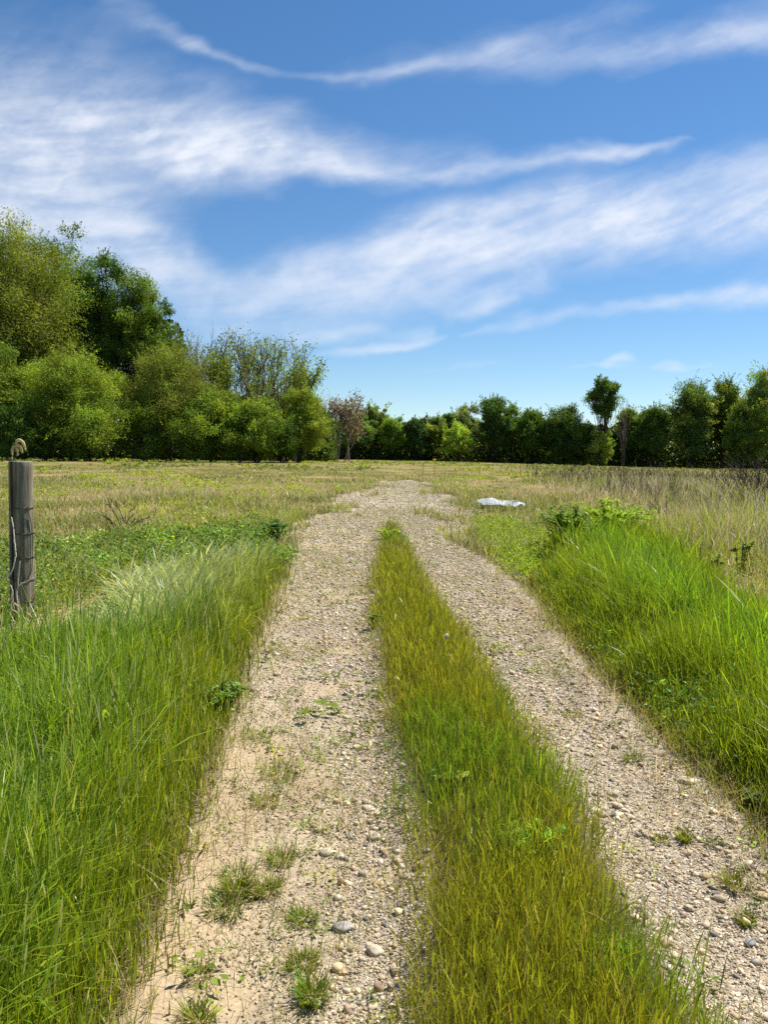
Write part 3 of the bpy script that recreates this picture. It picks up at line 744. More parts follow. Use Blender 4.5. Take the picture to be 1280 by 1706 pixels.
def tree(name, label, px, top, half, dist, col, seed, low=0.25, leaf=0.30, clumps=70, per=150, spread=0.30, dome=1.0, bark=BARK_DARK, group=None, trunk_r=None, sink=0.0, lean=0.0, squash=0.75, stretch=1.9, col2=None, gappy=0.0, cat='tree', spray=1.0):
    rng = np.random.default_rng(seed)
    hz = at_depth(np.array(px), np.array(743.0), dist)
    bx = hz[0]; gz = float(ground_z(np.array(bx), np.array(float(dist)))) - sink
    ztop = at_depth(np.array(px), np.array(float(top)), dist)[2]
    H = ztop - gz; R = half / F_PX * dist
    root = thing(name, (bx, dist, gz), label, cat, group)
    tk, cr = Soup(), Soup()
    zc0 = H * low
    cen = np.array([0, 0, (zc0 + H) / 2]); hv = (H - zc0) / 2
    # clump centres
    clumps = int(clumps * 1.5); spread *= 0.88; per = per * 1.15; leaf *= 0.74
    d = rdir(clumps, rng); rad = rng.random(clumps) ** 0.38
    lob = rng.uniform(0.78, 1.10, clumps) + 0.13 * np.sin(d[:, 0] * 4 + seed) * np.cos(d[:, 1] * 3 + seed * 2) + 0.09 * np.sin(d[:, 2] * 6 + seed)
    cr_r = spread * R * np.exp(rng.normal(0, 0.25, clumps))
    c = cen + d * (rad * lob)[:, None] * np.array([R * 0.86, R * 0.86, hv * 0.9])
    ft = np.clip((c[:, 2] - zc0) / (H - zc0), 0, 1)
    taper = np.where(ft > 0.5, 1 - dome * 0.35 * (ft - 0.5), 1.0)
    c[:, :2] *= taper[:, None]; c[:, 0] += lean * c[:, 2]
    c[:, 2] = np.minimum(c[:, 2], H - cr_r * squash * (0.3 + 0.9 * rng.random(clumps)))
    # trunk and limbs
    tr = trunk_r or max(0.12, 0.016 * H)
    top_p = np.array([lean * H * 0.8, 0, H * 0.82])
    tp = limb(tk, (0, 0, -0.15), top_p, tr, tr * 0.2, rng, 0.03, 9, bark, 8)
    order = rng.permutation(clumps)[:max(10, clumps // 2)]
    for k in order:
        s = np.clip((c[k, 2] / H) * 0.72 - 0.05, 0.12, 0.95); i = int(s * 8)
        limb(tk, tp[i], c[k], tr * (0.42 - 0.3 * s), 0.02, rng, 0.15, 5, bark, 4)
    # leaves
    npc = np.maximum(8, (per * 1.7 * (cr_r / (spread * R)) ** 1.6).astype(int))
    rp = np.repeat(np.arange(clumps), npc); m = len(rp)
    o = rdir(m, rng) * (rng.random(m) ** 0.5)[:, None] * np.array([1, 1, squash])
    tuft = rng.normal(0, 0.10, (m, 3))
    C = c[rp] + (o + tuft) * cr_r[rp][:, None]
    keep = C[:, 2] > 0.15
    if gappy:
        keep &= vnoise(C[:, 0] * 0.9 + seed, C[:, 2] * 0.9, 3) > gappy
    nr = o * 0.9 + rdir(m, rng) * 0.75 + np.array([0, 0, 0.35])
    up = o + rdir(m, rng) * 0.6 - np.array([0, 0, 0.35])
    cc = tint(clumps, col, 0.17, 0.06, rng)
    if col2 is not None:
        w = (rng.random(clumps) < 0.35)[:, None]; cc = np.where(w, tint(clumps, col2, 0.15, 0.05, rng), cc)
    cc = cc * (TREE_GAIN if dist > 100 else 1.22)
    lc = tint(m, cc[rp], 0.13, 0.04, rng)
    ls = leaf * 0.92 * np.exp(rng.normal(0, 0.28, m))
    k = keep
    leaves(cr, C[k], nr[k], up[k], ls[k], ls[k] / stretch, lc[k], 0.1)
    # ragged sprays: twigs that stand out of the crown with leaves along them
    ns = int(clumps * 1.3); i = rng.integers(0, clumps, ns)
    od = c[i] - cen; od = od / (np.linalg.norm(od, axis=1)[:, None] + 1e-6) * 0.8 + rdir(ns, rng) * 0.55 + np.array([0, 0, 0.45]); od /= np.linalg.norm(od, axis=1)[:, None]
    SL = (0.9 + 1.2 * rng.random(ns)) * np.clip(H / 11, 0.55, 1.25) * spray + cr_r[i] * 0.5; nl = 26
    t = np.tile(np.linspace(0.15, 1, nl), ns); ii = np.repeat(np.arange(ns), nl); q = ns * nl
    Cs = c[i][ii] + od[ii] * (SL[ii] * t)[:, None] + rng.normal(0, 0.14, (q, 3)) * (1.25 - t)[:, None]
    Cs[:, 2] -= 0.18 * SL[ii] * t ** 2
    kz = Cs[:, 2] > 0.1
    l2 = leaf * 0.85 * np.exp(rng.normal(0, 0.3, q))
    leaves(cr, Cs[kz], (rdir(q, rng) + np.array([0, 0, 0.5]))[kz], (od[ii] + rdir(q, rng) * 0.7)[kz], l2[kz], l2[kz] / stretch, tint(q, cc[i][ii], 0.22, 0.06, rng)[kz], 0.1)
    tk.build('trunk', BARK, root); cr.build('crown', FOLIAGE, root)
    return root


def bare_tree(name, label, px, top, half, dist, seed, twig=(0.16, 0.135, 0.11), leafcol=None, nleaf=0, group=None, stems=1, leaf=0.22, cat='tree', start=0.3, thick=1.5):
    """a tree whose branches show: branches split four times, with few or no leaves"""
    rng = np.random.default_rng(seed)
    hz = at_depth(np.array(px), np.array(743.0), dist)
    bx = hz[0]; gz = float(ground_z(np.array(bx), np.array(float(dist))))
    H = at_depth(np.array(px), np.array(float(top)), dist)[2] - gz; R = half / F_PX * dist
    root = thing(name, (bx, dist, gz), label, cat, group)
    tk, cr = Soup(), Soup(); ends = []

    def grow(a, dr, L, r, lev):
        b = a + dr * L
        p = limb(tk, a, b, r, r * 0.55, rng, 0.10, 4, twig, 5 if lev < 2 else 3)
        if lev >= 3: ends.append(p[2]); ends.append(p[-1])
        if lev == 4: return
        for k in range(rng.integers(3, 5) if lev < 3 else 3):
            f = rng.uniform(0.35, 1.0); q = p[min(3, int(f * 4))]
            nd = dr + rdir(1, rng)[0] * (0.55 if lev else 0.5); nd[2] += 0.22; nd /= np.linalg.norm(nd)
            grow(q, nd, L * rng.uniform(0.5, 0.72), r * 0.52, lev + 1)
    for s in range(stems):
        d0 = np.array([rng.normal(0, 0.10), rng.normal(0, 0.10), 1.0]); d0 /= np.linalg.norm(d0)
        off = np.array([rng.uniform(-0.5, 0.5) * R * (stems > 1), rng.uniform(-1, 1) * (stems > 1), -0.1])
        grow(off, d0, H * 0.46, 0.012 * H * thick, 0)
    v = np.concatenate(tk.v); mx = v[:, 2].max(); mr = np.percentile(np.abs(v[:, 0]), 98)
    sc = np.array([R / mr, R / mr, H / mx]); tk.v = [x * sc.astype(np.float32) for x in tk.v]
    tk.build('trunk', BARK, root)
    if nleaf:
        E = np.array(ends) * sc; rp = rng.integers(0, len(E), nleaf)
        C = E[rp] + rng.normal(0, 0.28, (nleaf, 3))
        ls = leaf * np.exp(rng.normal(0, 0.3, nleaf))
        leaves(cr, C, rdir(nleaf, rng) + np.array([0, 0, 0.4]), rdir(nleaf, rng), ls, ls * 0.55, tint(nleaf, leafcol, 0.25, 0.08, rng), 0.1)
        cr.build('crown', FOLIAGE, root)
    return root


DKG = (0.085, 0.150, 0.026); MDG = (0.130, 0.195, 0.026); YEL = (0.200, 0.245, 0.036); OLV = (0.180, 0.205, 0.042); LIM = (0.205, 0.275, 0.034); PAL = (0.24, 0.26, 0.07); FAR = (0.085, 0.135, 0.028)


def woods():
    GL, GF = 'trees of the wood on the left', 'trees of the far treeline'
    T = tree
    # --- the wood on the left
    T('leafy_tree', 'tall yellow olive tree highest at the left edge of the photo', 35, 352, 122, 82, YEL, 1, 0.18, 0.30, 190, 230, 0.26, group=GL, col2=OLV, stretch=2.4)
    T('oak_tree', 'dark green broad tree with lobed top rising behind the tall yellow olive tree', 112, 374, 84, 92, DKG, 2, 0.2, 0.30, 90, 170, 0.26, group=GL, spray=0.45)
    T('oak_tree', 'dark green tree with the highest knobbly lobes left of the stepped dark crowns', 170, 390, 68, 88, DKG, 3, 0.2, 0.29, 90, 170, 0.27, group=GL, spray=0.45, gappy=0.2)
    T('oak_tree', 'dark green round crowned tree in the middle of the stepped dark crowns', 224, 440, 64, 86, MDG, 4, 0.15, 0.29, 90, 170, 0.28, group=GL, spray=0.45)
    T('oak_tree', 'lowest and rightmost of the stepped dark green crowns, next to bare twigs', 268, 480, 46, 88, DKG, 5, 0.15, 0.28, 70, 170, 0.30, group=GL, spray=0.45)
    T('leafy_tree', 'bright yellow green spreading tree in front, below the dark crowns', 118, 572, 92, 70, LIM, 6, 0.04, 0.24, 120, 187, 0.24, dome=0.6, group=GL, col2=YEL, stretch=2.3)
    T('leafy_tree', 'yellow green tree at the very left edge behind the fence post', 12, 560, 75, 72, YEL, 7, 0.04, 0.26, 90, 187, 0.27, group=GL, col2=MDG)
    T('leafy_tree', 'feathery olive tree with fanned branches right of the bright yellow green tree', 284, 566, 88, 75, OLV, 8, 0.05, 0.25, 120, 161, 0.22, dome=0.8, group=GL, stretch=3.0, bark=BARK_GREY, col2=YEL)
    bare_tree('bare_tree', 'leafless twiggy tree top right of the dark green crowns', 332, 533, 42, 94, 9, (0.20, 0.17, 0.14), PAL, 250, GL)
    bare_tree('sparse_tree', 'slim tree with thin pale new leaves, left of the bare limbed tree group', 362, 560, 48, 88, 10, (0.17, 0.145, 0.11), LIM, 3400, GL, stems=3)
    bare_tree('sparse_tree', 'thin leaved slender tree between the twiggy top and the tall bare limbed tree', 402, 562, 50, 90, 11, (0.17, 0.145, 0.11), PAL, 2400, GL, stems=3)
    bare_tree('sparse_tree', 'tall bare limbed tree with sparse green tips against the sky', 444, 546, 62, 86, 12, (0.17, 0.14, 0.11), LIM, 1700, GL, stems=3)
    bare_tree('sparse_tree', 'open branched tree leaning right with sparse leaves at the end of the bare group', 482, 562, 54, 84, 13, (0.16, 0.13, 0.10), LIM, 3400, GL, stems=3)
    bare_tree('sparse_tree', 'twiggy greenish tree just right of the leafless top beside the dark crowns', 345, 552, 44, 92, 31, (0.18, 0.155, 0.12), OLV, 3000, GL, stems=3)
    bare_tree('sparse_tree', 'fine branched tree filling the gap left of the tall bare limbed tree', 422, 560, 48, 93, 32, (0.18, 0.155, 0.12), MDG, 2600, GL, stems=3)
    bare_tree('sparse_tree', 'thin crowned tree behind the tall bare limbed tree', 464, 556, 50, 94, 33, (0.18, 0.155, 0.12), PAL, 2200, GL, stems=3)
    T('shrub', 'low dark shrub between the fence post top and the bright yellow green tree', 74, 706, 40, 68, MDG, 34, 0.02, 0.2, 50, 150, 0.32, group='shrubs along the left wood', cat='shrub')
    T('leafy_tree', 'low green tree under the slender sparse trees', 352, 640, 58, 74, MDG, 14, 0.03, 0.23, 80, 170, 0.28, group=GL, col2=LIM)
    T('leafy_tree', 'low yellow green tree below the tall bare limbed tree', 425, 655, 56, 74, LIM, 15, 0.03, 0.23, 80, 170, 0.28, group=GL, col2=MDG)
    T('leafy_tree', 'feathery yellow green tree at the right end of the left wood', 502, 637, 46, 78, YEL, 16, 0.03, 0.23, 90, 187, 0.26, dome=0.9, group=GL, col2=LIM, stretch=2.6)
    T('shrub', 'dark green shrub with glossy leaves behind the fence post top', 28, 672, 46, 66, DKG, 17, 0.02, 0.22, 50, 153, 0.32, group='shrubs along the left wood', cat='shrub')
    T('shrub', 'yellow green shrub at the foot of the bright yellow green tree', 150, 655, 62, 68, LIM, 18, 0.02, 0.20, 60, 153, 0.3, group='shrubs along the left wood', cat='shrub', col2=MDG)
    T('shrub', 'mid green shrub under the feathery olive tree', 238, 650, 56, 72, MDG, 19, 0.02, 0.20, 60, 153, 0.3, group='shrubs along the left wood', cat='shrub')
    T('shrub', 'green shrub at the wood edge below the low green tree', 325, 672, 58, 72, MDG, 20, 0.02, 0.20, 60, 153, 0.3, group='shrubs along the left wood', cat='shrub', col2=LIM)
    T('shrub', 'shrub with dark hollow foot below the low yellow green tree', 400, 690, 50, 73, MDG, 21, 0.03, 0.20, 50, 153, 0.3, group='shrubs along the left wood', cat='shrub')
    T('shrub', 'small shrub at the foot of the feathery tree ending the left wood', 468, 690, 44, 76, DKG, 22, 0.03, 0.20, 50, 153, 0.3, group='shrubs along the left wood', cat='shrub', col2=MDG)
    bare_tree('budding_tree', 'pinkish brown budding tree between the left wood and the far treeline', 570, 652, 32, 100, 23, (0.26, 0.21, 0.18), (0.27, 0.21, 0.165), 2900, GL, stems=4, leaf=0.26)
    bare_tree('bare_tree', 'grey leafless tree tip just left of the pinkish brown budding tree', 548, 650, 18, 104, 24, (0.28, 0.24, 0.21), (0.24, 0.19, 0.15), 300, GL, stems=2)
    # --- the far treeline, left to right
    spec = [
        ('small dark tree right beside the pinkish brown budding tree', 596, 680, 22, 112, FAR, None, 0.1),
        ('rounded tree with pale leafy top, tallest at the left end of the far treeline', 626, 671, 20, 116, (0.12, 0.155, 0.035), None, 0.25),
        ('mid green tree between the pale rounded tree and the dark pointed tree', 656, 692, 22, 112, MDG, None, 0.08),
        ('dark pointed tree in the low dip of the far treeline', 693, 692, 19, 110, (0.042, 0.075, 0.02), None, 0.05),
        ('mid green round tree right of the dark pointed tree', 722, 688, 22, 112, (0.085, 0.125, 0.02), OLV, 0.08),
        ('dark green narrow tree left of the pale soft crowned tree', 746, 681, 17, 114, FAR, None, 0.1),
        ('pale soft crowned tree left of the tall dark tree', 777, 675, 25, 120, (0.13, 0.155, 0.05), None, 0.2),
        ('low yellow green tree in front of the pale soft crowned tree', 764, 706, 22, 108, LIM, YEL, 0.06),
        ('tall dark tree with flat knobbly top in the middle of the far treeline', 824, 658, 25, 110, (0.048, 0.085, 0.018), None, 0.12),
        ('smaller dark tree leaning on the right of the tall flat topped tree', 852, 670, 17, 112, FAR, None, 0.2),
        ('bushy mid green tree between the tall dark tree and the broad dark tree', 886, 675, 27, 110, (0.075, 0.12, 0.02), None, 0.08),
        ('broad dark conical tree left of the tall lone tree', 940, 673, 34, 108, (0.05, 0.088, 0.018), None, 0.04),
        ('dark tree filling the right shoulder of the broad conical tree', 972, 700, 24, 108, (0.055, 0.095, 0.018), None, 0.05),
        ('olive low bush tree at the foot of the tall lone tree', 1000, 716, 20, 106, OLV, MDG, 0.04),
        ('olive green tree behind the dead snag', 1050, 674, 24, 114, OLV, FAR, 0.1),
        ('dark round tree right of the dead snag', 1088, 669, 28, 110, (0.065, 0.105, 0.02), None, 0.06),
        ('large dark tree left of the pair at the right of the far treeline', 1152, 626, 36, 108, (0.065, 0.10, 0.022), OLV, 0.08),
        ('dark tree with visible forked trunk, right of the large dark tree', 1204, 624, 28, 110, (0.07, 0.11, 0.02), OLV, 0.18),
        ('light green tall tree at the right edge of the photo', 1262, 604, 36, 106, (0.14, 0.175, 0.03), MDG, 0.08),
        ('mid green tree below the light green tall tree', 1236, 672, 28, 104, (0.08, 0.12, 0.02), None, 0.04),
        ('dark tree standing beyond the right edge of the photo', 1318, 640, 36, 106, FAR, None, 0.05),
    ]
    for k, (lab, px, top, half, dist, col, col2, low) in enumerate(spec):
        T('treeline_tree', lab, px, top, half * 1.2, dist, col, 40 + k, low, 0.29, 56 if half < 26 else 84, 150, 0.31, group=GF, col2=col2, gappy=0.12 if low > 0.1 else 0)
    T('lone_tree', 'tall slim tree with a high round crown on a bare trunk', 1005, 628, 31, 106, (0.06, 0.10, 0.02), 70, 0.55, 0.30, 60, 85, 0.27, group=GF, gappy=0.3, trunk_r=0.17, lean=-0.01, spray=0.35, dome=0.3)
    bare_tree('dead_snag', 'dead leafless snag with upright twigs right of the tall lone tree', 1040, 658, 14, 106, 71, (0.16, 0.12, 0.10), None, 0, GF, stems=3, thick=0.8)
    # --- what stands deeper in the woods and reads as one dark mass
    rng = np.random.default_rng(99)
    s = Soup()
    n = 90000
    px = rng.uniform(-330, 1560, n); dist = np.where(px < 560, rng.uniform(86, 100, n), rng.uniform(112, 126, n))
    tops = np.interp(px, [-330, 0, 120, 300, 340, 520, 560, 700, 800, 980, 1100, 1180, 1560], [470, 470, 455, 540, 650, 665, 700, 706, 700, 708, 698, 664, 640])
    tops = tops + 26 * (fbm(px / 22, px * 0, 2, 171) - 0.4)
    g = at_depth(px, np.full(n, 743.0), dist[:, None])
    zt = at_depth(px, tops, dist[:, None])[:, 2]
    gz = ground_z(g[:, 0], g[:, 1])
    z = gz + (zt - gz) * rng.random(n) ** 1.3
    C = np.stack([g[:, 0], g[:, 1], z], -1)
    ls = 0.55 * np.exp(rng.normal(0, 0.3, n))
    leaves(s, C, rdir(n, rng) + np.array([0, -0.5, 0.3]), rdir(n, rng), ls, ls * 0.6, tint(n, (0.085, 0.125, 0.028), 0.25, 0.08, rng), 0.1)
    o = s.build('woods_undergrowth', FOLIAGE)
    tag(o, 'dim leafy mass deeper inside the woods behind the front trees', 'undergrowth', kind='stuff')
    # --- low brush along the foot of the far treeline
    s = Soup(); n = 9000
    px = rng.uniform(540, 1420, n); dist = rng.uniform(109, 116, n)
    g = at_depth(px, np.full(n, 743.0), dist[:, None]); gz = ground_z(g[:, 0], g[:, 1])
    hh = 1.0 + 2.6 * fbm(g[:, 0] * 0.35, g[:, 0] * 0, 2, 175)
    C = np.stack([g[:, 0], g[:, 1], gz + hh * rng.random(n)], -1)
    ls = 0.36 * np.exp(rng.normal(0, 0.3, n))
    leaves(s, C, rdir(n, rng) + np.array([0, -0.3, 0.4]), rdir(n, rng), ls, ls * 0.6, tint(n, (0.045, 0.07, 0.018), 0.3, 0.08, rng), 0.1)
    o = s.build('treeline_undergrowth', FOLIAGE)
    tag(o, 'dark low brush along the foot of the far treeline', 'undergrowth', kind='stuff')


# ------------------------------------------------------------------ fence post and what grows round it
def post():
    base = on_ground(np.array(38.0), np.array(1034.0)); D = base[1]
    r = 0.5 * 37.5 / F_PX * D
    gz = float(ground_z(*base))
    H = at_depth(np.array(39.0), np.array(768.0), D)[2] - gz
    root = thing('fence_post', (base[0], base[1], gz), 'weathered round wooden fence post wrapped with rusty wire', 'fence post')
    s = Soup(); rng = np.random.default_rng(3)
    nz, na = 40, 36
    zs = np.concatenate([np.linspace(-0.1, H - 0.012, nz), [H - 0.002]]); th = np.arange(na) * 2 * math.pi / na
    lean = np.array([0.013, 0.0])
    def rr(z, a):
        return r * (1.0 - 0.035 * (z / H)) * (1 + 0.03 * np.sin(2 * a + 1 + z * 0.6) + 0.018 * np.sin(5 * a + z) + 0.012 * np.sin(11 * a)) * np.where(z > H - 0.005, 0.955, 1)
    A, Z = np.meshgrid(th, zs)
    Rr = rr(Z, A)
    Rr = Rr * (1 - 0.10 * np.exp(-((A - 4.9) / 0.09) ** 2) * sstep(0.0, 0.1, H * 0.55 - Z))     # a long split low on the face
    V = np.stack([Rr * np.cos(A) + lean[0] * Z, Rr * np.sin(A), Z], -1).reshape(-1, 3)
    m = nz + 1
    i = np.arange(m - 1)[:, None] * na; k = np.arange(na)[None, :]; k2 = (k + 1) % na
    q = np.stack([i + k, i + k2, i + na + k2, i + na + k], -1).reshape(-1, 4)
    V = np.concatenate([V, [[lean[0] * H, 0, H - 0.006]]])
    e = (m - 1) * na
    tr = np.stack([e + np.arange(na), e + (np.arange(na) + 1) % na, np.full(na, m * na)], -1)
    s.add(V, q, tr)
    s.build('post_shaft', wood_mat(), root, smooth=True)
    # wire loops
    def zof(py): return (at_depth(np.array(39.0), np.array(float(py)), D)[2] - gz)
    rust = (0.075, 0.052, 0.04)
    for (py, tilt, ph) in ((847, 0.010, 0), (890, 0.014, 1), (929, 0.008, 2), (963, -0.012, 3), (1001, 0.006, 4)):
        s = Soup(); a = np.linspace(0, 2 * math.pi, 41); z = zof(py) + tilt * np.cos(a + 0.4) + 0.003 * np.sin(3 * a + ph)
        R2 = rr(z, a) + 0.003
        tube(s, np.stack([R2 * np.cos(a) + lean[0] * z, R2 * np.sin(a), z], -1), 0.0036, 5, rust)
        # the twisted end
        a0 = -0.75 - 0.1 * ph; z0 = zof(py)
        b = np.array([math.cos(a0) * r * 1.0 + lean[0] * z0, math.sin(a0) * r * 1.02, z0])
        tube(s, [b, b + np.array([0.02, -0.02, 0.012]), b + np.array([0.045, -0.03, 0.022])], [0.005, 0.004, 0.003], 5, rust)
        s.build('wire_loop', METAL, root)
    s = Soup()                                                    # slack wire running down the right side between the loops
    pts = [(0.80, 847), (0.99, 862), (1.06, 890), (1.07, 929), (1.02, 950), (0.82, 963)]
    tube(s, [(u * r + lean[0] * zof(p), -math.sqrt(max(0.05, 1.15 - min(u, 1.05) ** 2)) * r, zof(p)) for u, p in pts], 0.0032, 5, rust)
    s.build('slack_wire', METAL, root)
    s = Soup()
    pts = [(0.10, 915), (0.14, 935), (0.35, 950), (0.62, 962)]
    tube(s, [(u * r + lean[0] * zof(p), -math.sqrt(1.03 - u * u) * r - 0.005, zof(p)) for u, p in pts], 0.003, 5, rust)
    s.build('slack_wire', METAL, root)
    # pale dead vine climbing the post
    C = lambda px, py, dy=0.0: at_depth(np.array(float(px)), np.array(float(py)), D + dy)
    def vine(name, label, paths, col, rad):
        o0 = np.array([base[0] - 0.1, base[1] - 0.25, gz]); s = Soup()
        for P in paths:
            p = np.array([C(a, b, c) for a, b, c in P])
            t = np.linspace(0, len(p) - 1, len(p) * 5)
            k = np.clip(t.astype(int), 0, len(p) - 2); f = (t - k)[:, None]
            p0 = p[np.maximum(k - 1, 0)]; p1 = p[k]; p2 = p[k + 1]; p3 = p[np.minimum(k + 2, len(p) - 1)]
            pp = 0.5 * (2 * p1 + (p2 - p0) * f + (2 * p0 - 5 * p1 + 4 * p2 - p3) * f ** 2 + (3 * p1 - p0 - 3 * p2 + p3) * f ** 3)
            pp = pp + rng.normal(0, 0.0012, pp.shape)
            tube(s, pp, np.linspace(rad, rad * 0.6, len(pp)), 5, np.array(col) * math.exp(rng.normal(0, 0.12)))
        o = s.build(name, TWIG, None, origin=o0)
        tag(o, label, 'dry vine' if 'vine' in name else 'dry stalks')
    vine('dead_vine', 'pale dead vine stem curling up the face of the fence post',
         [[(31, 1028, -.16), (29, 1005, -.16), (28, 985, -.15), (34, 974, -.15), (46, 968, -.14), (56, 962, -.12)],
          [(24, 900, -.15), (26, 925, -.16), (22, 945, -.15), (17, 957, -.14), (8, 962, -.14), (-6, 967, -.12)],
          [(17, 957, -.14), (8, 946, -.12), (-8, 932, -.10)],
          [(24, 900, -.15), (22, 880, -.15), (19, 862, -.14)],
          [(33, 935, -.15), (31, 960, -.15), (30, 980, -.16)],
          [(15, 972, -.15), (21, 984, -.16), (22, 1000, -.16), (24, 1014, -.17)]], (0.56, 0.50, 0.41), 0.0065)
    vine('dead_stalks', 'tangle of pale dry stalks lying at the foot of the fence post',
         [[(-10, 1012, -.2), (5, 1005, -.2), (18, 998, -.2), (20, 990, -.2)], [(20, 1015, -.25), (32, 1023, -.26), (46, 1032, -.26), (55, 1040, -.24)],
          [(24, 1005, -.22), (38, 1016, -.24), (54, 1028, -.2)], [(-10, 1046, -.3), (20, 1040, -.3), (50, 1034, -.28), (72, 1030, -.2)],
          [(-10, 1056, -.36), (20, 1055, -.36), (42, 1055, -.36), (47, 1045, -.34), (46, 1036, -.3)], [(0, 1036, -.28), (8, 1025, -.26), (14, 1018, -.24)],
          [(16, 1020, -.2), (22, 1032, -.26), (28, 1050, -.34)], [(48, 1036, -.3), (64, 1040, -.34), (80, 1046, -.36)], [(20, 985, -.2), (20, 1000, -.2), (18, 1016, -.22)],
          [(40, 1062, -.4), (30, 1070, -.42), (22, 1080, -.44)], [(-4, 1022, -.2), (10, 1030, -.22), (30, 1037, -.28)]], (0.58, 0.48, 0.33), 0.0060)
    # drooping dry seed heads behind the top
    gb = C(19, 1030, 0.25); gb[2] = float(ground_z(gb[0], gb[1]))
    root2 = thing('dry_grass_stalk', gb, 'dry stalk with drooping cream seed heads nodding above the fence post', 'dry grass')
    s = Soup(); st = np.array([C(19, 1030, .25), C(18, 930, .22), C(19, 840, .18), C(19.5, 780, .15), (C(20.5, 757, .14))]); st[0, 2] = gb[2]
    tube(s, st - gb, [0.004, 0.0035, 0.003, 0.0025, 0.002], 5, (0.34, 0.30, 0.17)); s.build('stem', TWIG, root2)
    for path, rad in (([(20, 757), (20, 750), (23, 744), (27, 745), (29, 752), (29.5, 758)], 0.010), ([(24, 745), (29, 742), (33, 744), (36, 750), (37, 754)], 0.010), ([(26, 742), (28, 735), (33, 733), (38, 737), (41, 744), (42.5, 749)], 0.013)):
        s = Soup(); p = np.array([C(a, b, .14) for a, b in path]) - gb
        t = np.linspace(0, len(p) - 1, 22); k = np.clip(t.astype(int), 0, len(p) - 2); f = (t - k)[:, None]; pp = p[k] * (1 - f) + p[k + 1] * f
        rd = rad * np.interp(t / t[-1], [0, .25, .7, 1], [0.35, 1, 0.9, 0.25])
        tube(s, pp, rd * 1.15, 7, (0.62, 0.55, 0.32))
        m = 260; i = rng.integers(0, len(pp), m); od = rdir(m, rng)
        Pq = pp[i] + od * rd[i][:, None] * 0.9
        leaves(s, Pq + od * 0.004, rdir(m, rng), od + np.array([0, 0, -0.3]), 0.013, 0.0022, tint(m, (0.66, 0.58, 0.36), 0.2, 0.05, rng), 0)
        s.build('seed_head', DRY, root2)


# ------------------------------------------------------------------ smaller things
def plastic_sheet():
    c = on_ground(np.array(836.0), np.array(846.0)); rng = np.random.default_rng(8)
    D = c[1]; k = D / F_PX
    nx, ny = 56, 26
    u = np.linspace(-1, 1, nx); v = np.linspace(-1, 1, ny); U, V = np.meshgrid(u, v)
    W = 35 * k
    X = U * W * (1 + 0.05 * np.sin(4 * V)); Y = V * 0.62 * (1 - 0.5 * sstep(0.35, 0.75, U) + 0.15 * np.sin(5 * U)) - 0.25 * U
    Zh = 0.20 * np.exp(-((U + 0.42) / 0.36) ** 2 - ((V - 0.2) / 0.9) ** 2) + 0.07 * np.exp(-((U - 0.70) / 0.16) ** 2)
    cr = np.abs(fbm(U * 5 + V * 3, V * 4 - U, 3, 181) - 0.5) + 0.5 * np.abs(fbm(U * 11, V * 9, 2, 183) - 0.5)
    Zh = 0.08 + 0.62 * Zh + 0.10 * cr + 0.05 * (V > 0) * V
    s = Soup(); i = (np.arange(ny - 1)[:, None] * nx + np.arange(nx - 1)[None, :]).ravel()
    P = np.stack([X, Y, Zh], -1).reshape(-1, 3)
    s.add(P, np.stack([i, i + 1, i + nx + 1, i + nx], -1), None, (0.60, 0.63, 0.67))
    o = s.build('plastic_sheet', PLASTIC, None, smooth=True)
    gz = float(ground_z(*c)); o.location = (c[0], c[1], gz)
    md = o.modifiers.new('thickness', 'SOLIDIFY'); md.thickness = 0.003
    tag(o, 'crumpled white plastic sheet lying in the grass right of the track', 'plastic sheet')


def twig_bush(name, label, cat, px, py, width_px, height_px, n, seed, col, fan=0.7, rad=0.006, levels=2):
    rng = np.random.default_rng(seed)
    c = on_ground(np.array(float(px)), np.array(float(py))); D = c[1]; k = D / F_PX
    W, H = width_px * k / 2, height_px * k
    s = Soup()
    def grow(a, d, L, r, lev):
        b = a + d * L
        p = limb(s, a, b, r, r * 0.5, rng, 0.12, 4, col, 4)
        if lev < levels:
            for _ in range(3):
                nd = d + rdir(1, rng)[0] * 0.5; nd[2] += 0.05; nd /= np.linalg.norm(nd)
                grow(p[rng.integers(1, 4)], nd, L * rng.uniform(0.4, 0.65), r * 0.55, lev + 1)
    for _ in range(n):
        d = np.array([rng.normal(0, fan), rng.normal(0, fan * 0.6), 1.0]); d /= np.linalg.norm(d)
        grow(np.array([rng.uniform(-.35, .35) * W, rng.uniform(-.3, .3) * W, -0.01]), d, 1.0, rad / H, 0)
    v = np.concatenate(s.v); sx = W / np.percentile(np.abs(v[:, 0]), 97); sz = H / np.percentile(v[:, 2], 99.5)
    s.v = [(x * np.array([sx, sx, sz])).astype(np.float32) for x in s.v]
    o = s.build(name, TWIG); o.location = (c[0], c[1], float(ground_z(*c)))
    return tag(o, label, cat)


